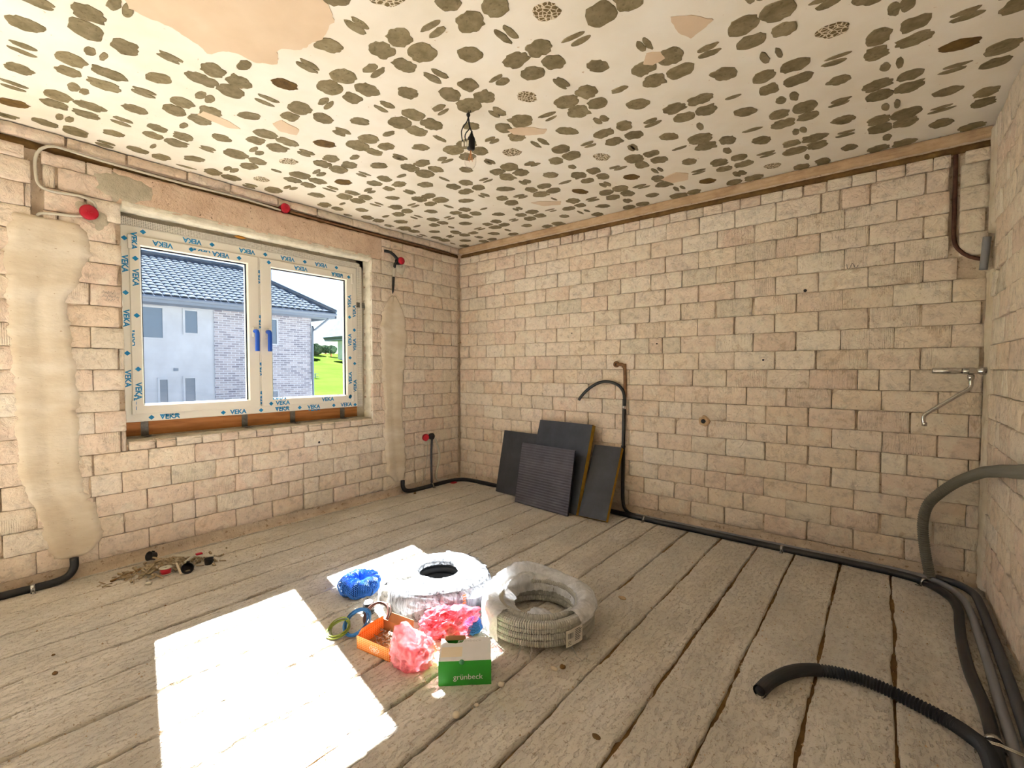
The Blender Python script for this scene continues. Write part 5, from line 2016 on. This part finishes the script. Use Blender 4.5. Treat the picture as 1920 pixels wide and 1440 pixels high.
# ------------------------------------------------------------------ sweepings by the window wall
drng = random.Random(12)
M['rubble'] = mottled('mortar_rubble', [(.3, '#857458'), (.5, '#a8967a'), (.7, '#c6b89e')], 28, .95, ((60, .6, .004),))
mb = MB()
for k in range(230):
    u, v = drng.gauss(0, .11), drng.gauss(0, .05)
    x, y = .27 + v * 1.2 + u * .15, -2.73 + u
    if x < .05:
        x = .05 + drng.random() * .08
    hgt = .045 * math.exp(-((y + 2.74) / .12) ** 2 - ((x - .25) / .09) ** 2)
    L, W = drng.uniform(.006, .026), drng.uniform(.003, .010)
    mt = Matrix.Translation((x, y, .007 + hgt * drng.uniform(.5, 1.0))) @ Matrix.Rotation(drng.uniform(0, 6.28), 4, 'Z') @ Matrix.Rotation(drng.uniform(-.6, .6), 4, 'Y') @ Matrix.Rotation(drng.uniform(0, 6.28), 4, 'X')
    V = []
    for sx in (-1, 1):
        for a in range(4):
            V.append(mt @ Vector((sx * L * drng.uniform(.7, 1.1), W * math.cos(a * 1.57) * drng.uniform(.6, 1.2), W * math.sin(a * 1.57) * drng.uniform(.6, 1.2))))
    mb.add(V, [(0, 1, 2, 3), (7, 6, 5, 4), (0, 4, 5, 1), (1, 5, 6, 2), (2, 6, 7, 3), (3, 7, 4, 0)])
o = mb.build('rubble_heap', M['rubble'], smooth=False)
tag(o, 'small heap of swept mortar crumbs below the window', 'rubble', kind='stuff')
t = thing('red_spool', 'small red spool lying in the rubble heap', 'spool', (.352, -2.758, .004))
mb = MB().lathe([(.006, .034), (.031, .034), (.032, .036), (.031, .038), (.006, .038)], 24, closed_prof=True)
mb.lathe([(.006, 0), (.031, 0), (.032, .002), (.031, .004), (.006, .004)], 24, closed_prof=True)
mb.build('flanges', M['cable'], t)
MB().lathe([(.006, .004), (.026, .004), (.027, .019), (.026, .034), (.006, .034)], 24, closed_prof=True).build('core', M['red'], t)
for q, (p, s_, rz) in enumerate((((.085, -2.762, .012), .030, .4), ((.430, -2.668, .0), .034, 1.1), ((.385, -2.548, .0), .027, .2))):
    c = thing('black_cup', ['black plastic cup against the wall behind the rubble', 'black plastic cup tipped over in front of the rubble', 'black plastic cup at the right end of the rubble'][q], 'cup', p, rz, group='black cups in the rubble')
    tl = Matrix.Translation((0, 0, s_ * .95)) @ Matrix.Rotation((1.2, 1.45, .0)[q], 4, 'X') if q < 2 else Matrix.Identity(4)
    MB().lathe([(0, -s_ * .6), (s_ * .8, -s_ * .6), (s_ * .9, s_ * .6), (s_ * .95, s_ * .65), (s_ * .82, s_ * .6), (s_ * .72, -s_ * .5), (0, -s_ * .5)], 20, tl if q < 2 else Matrix.Translation((0, 0, s_ * .62))).build('cup', M['black'], c)
    MB().box((-s_ * .25, s_ * .8, -s_ * .2), (s_ * .25, s_ * 1.05, s_ * .2), .002, mat=tl if q < 2 else Matrix.Translation((0, 0, s_ * .62))).build('lug', M['black'], c)


def stick(name, label, cat, a, b, w, h, mat, parts=None):
    a, b = Vector(a), Vector(b)
    d = b - a
    q = d.to_track_quat('X', 'Z').to_matrix().to_4x4()
    t = thing(name, label, cat, a)
    mb = MB()
    n = 8
    for sgn in (0,):
        V = []
        for i in range(n + 1):
            u = i / n
            wob = .12 * fz(u * 5, a.x * 30)
            for (cy, cz) in ((-.5, -.5), (.5, -.5), (.5, .5), (-.5, .5)):
                V.append(q @ Vector((d.length * u, w * (cy + wob), h * (cz + wob * .5))))
        F = [(i * 4 + k, i * 4 + (k + 1) % 4, i * 4 + 4 + (k + 1) % 4, i * 4 + 4 + k) for i in range(n) for k in range(4)] + [(3, 2, 1, 0), (n * 4, n * 4 + 1, n * 4 + 2, n * 4 + 3)]
        mb.add(V, F)
    mb.build('body', mat, t, smooth=False)
    return t


t = stick('plastic_strip', 'white perforated plastic strip lying on the rubble heap', 'strip', (.213, -2.678, .052), (.375, -2.518, .040), .026, .006, M['cable'])
d_ = Vector((.162, .160, -.012))
MB().box((.085, .085, -.002), (.110, .118, .006), .002).build('red_band', M['red'], t)
stick('dark_splinter', 'long dark wood splinter pointing left out of the rubble', 'splinter', (.235, -2.985, .006), (.205, -2.84, .020), .012, .008, M['dirt_and_shade'])
stick('pale_stick', 'pale bent stick across the rubble heap', 'stick', (.132, -2.766, .045), (.300, -2.715, .050), .008, .008, M['rubble'])
stick('white_tube', 'thin white tube on the rubble by the black cup', 'tube', (.372, -2.670, .046), (.323, -2.607, .056), .009, .009, M['cable'])
stick('wood_peg', 'pale wooden peg sloping down in front of the spool', 'peg', (.330, -2.700, .040), (.455, -2.712, .012), .009, .009, M['plaster'])
t = thing('tube_offcut', 'short white tube offcut on the floor before the rubble', 'tube', (.44, -2.859, .010), .7)
MB().lathe([(.006, -.014), (.009, -.014), (.0095, .014), (.006, .014)], 14, Matrix.Rotation(math.pi / 2, 4, 'Y'), closed_prof=True).build('tube', M['cable'], t)
MB().lathe([(0, -.012), (.0062, -.012), (.0062, -.010), (0, -.010)], 12, Matrix.Rotation(math.pi / 2, 4, 'Y')).build('bore', M['gasket'], t)
# flat red lid and plaster crumbs along the corner pipe
t = thing('red_disc', 'flat red plastic disc lying by the pipe in the corner', 'disc', (.085, -.185, 0), .3)
MB().lathe([(0, .001), (.036, .001), (.038, .004), (.034, .008), (.012, .010), (0, .010)], 20).build('disc', M['red'], t)
MB().box((-.004, .030, .002), (.004, .048, .006), .001).build('tab', M['red'], t)

# ------------------------------------------------------------------ loose stones
PEB = [(2.60, -2.05, .010, 'stone chip beside the conduit coil'), (2.496, -2.254, .012, 'pale pebble right of the green carton'), (2.495, -2.39, .008, 'tiny pebble in front of the green carton'), (2.475, -2.471, .013, 'white crumb in the sunlit joint before the carton'), (2.62, -2.02, .011, 'dark pebble on the shaded floor before the coil'), (2.896, -2.249, .009, 'dark chip alone on the floor at bottom centre'), (2.561, -1.355, .012, 'reddish brick chip on the floor behind the coil'), (.918, -3.29, .006, 'dark flat stone on the floor at lower left'), (.793, -2.872, .005, 'small dark pebble near the sunlit patch corner'), (1.088, -3.304, .008, 'long dark chip near the left picture edge'), (.12, -.60, .010, 'pale plaster crumb by the corner pipe'), (.11, -.72, .012, 'dark crumb by the corner pipe bend'), (.10, -.30, .009, 'white crumb next to the flat red disc')]
for q, (x, y, r, l_) in enumerate(PEB):
    mat = M['dirt_and_shade'] if 'dark' in l_ else (M['band'] if 'brick' in l_ else M['plaster'])
    o = crumple('pebble', mat, None, (x, y, .001), (r * (1.7 if 'long' in l_ or 'chip' in l_ else 1.1), r, r * .7), q * 2.0, .3, 1.5, 2)
    tag(o, l_, 'pebble', 'loose crumbs on the floor')
# pencil scribbles on the bricks
mb = MB()
for (yo, zo, n, w) in ((-2.945, 1.655, 5, .05), (-2.945, 1.632, 8, .075), (-2.93, 1.612, 4, .04)):
    mb.tube([(.0052, yo + w * k / (n * 4), zo + .006 * math.sin(k * 1.4 + yo * 9) + .003 * math.sin(k * .6)) for k in range(n * 4 + 1)], .0007, 4)
mb.build('pencil_note', M['print_grey'], wall_left)
mb = MB()
mb.tube(spline([(3.405, -.005, 1.850), (3.408, -.005, 1.825), (3.418, -.005, 1.822), (3.428, -.005, 1.845), (3.436, -.005, 1.850), (3.450, -.005, 1.822), (3.462, -.005, 1.838)], .004), .0012, 4)
mb.build('pencil_note', M['print_grey'], wall_back)
# drill holes and broken-out holes
for (x, z, r) in ((3.188, 1.711, .010), (2.20, 1.40, .006), (2.95, 1.262, .006), (.62, 1.95, .005), (1.42, 1.52, .005)):
    MB().lathe([(0, .0), (r, 0), (r, .004), (0, .004)], 10, Matrix.Translation((x, -.004, z)) @ Matrix.Rotation(math.pi / 2, 4, 'X')).build('drill_hole', M['gasket'], wall_back)
mb = MB()
mb.grid(lambda i, j: (2.564 + (.006 + .036 * j / 4) * (1 + .3 * fz(i * .9, 3)) * math.cos(2 * math.pi * i / 18), (-.010 if j > 1 else .0) - .006 * (j == 3) + (.016 if j == 4 else 0), .815 + (.006 + .036 * j / 4) * (1 + .3 * fz(i * .9, 3)) * math.sin(2 * math.pi * i / 18)), 18, 5, cu=True)
mb.build('broken_mortar', M['band'], wall_back)
MB().lathe([(0, .0), (.016, 0), (.016, .004), (0, .004)], 12, Matrix.Translation((2.560, -.003, .812)) @ Matrix.Rotation(math.pi / 2, 4, 'X')).build('drill_hole', M['gasket'], wall_back)
for (par, p, ax) in ((wall_left, (.002, -2.557, .636), 'Y'), (wall_left, (.002, -1.62, .60), 'Y')):
    MB().lathe([(0, .0), (.009, 0), (.009, .003), (0, .003)], 12, Matrix.Translation(p) @ Matrix.Rotation(math.pi / 2, 4, ax)).build('drill_hole', M['gasket'], par)
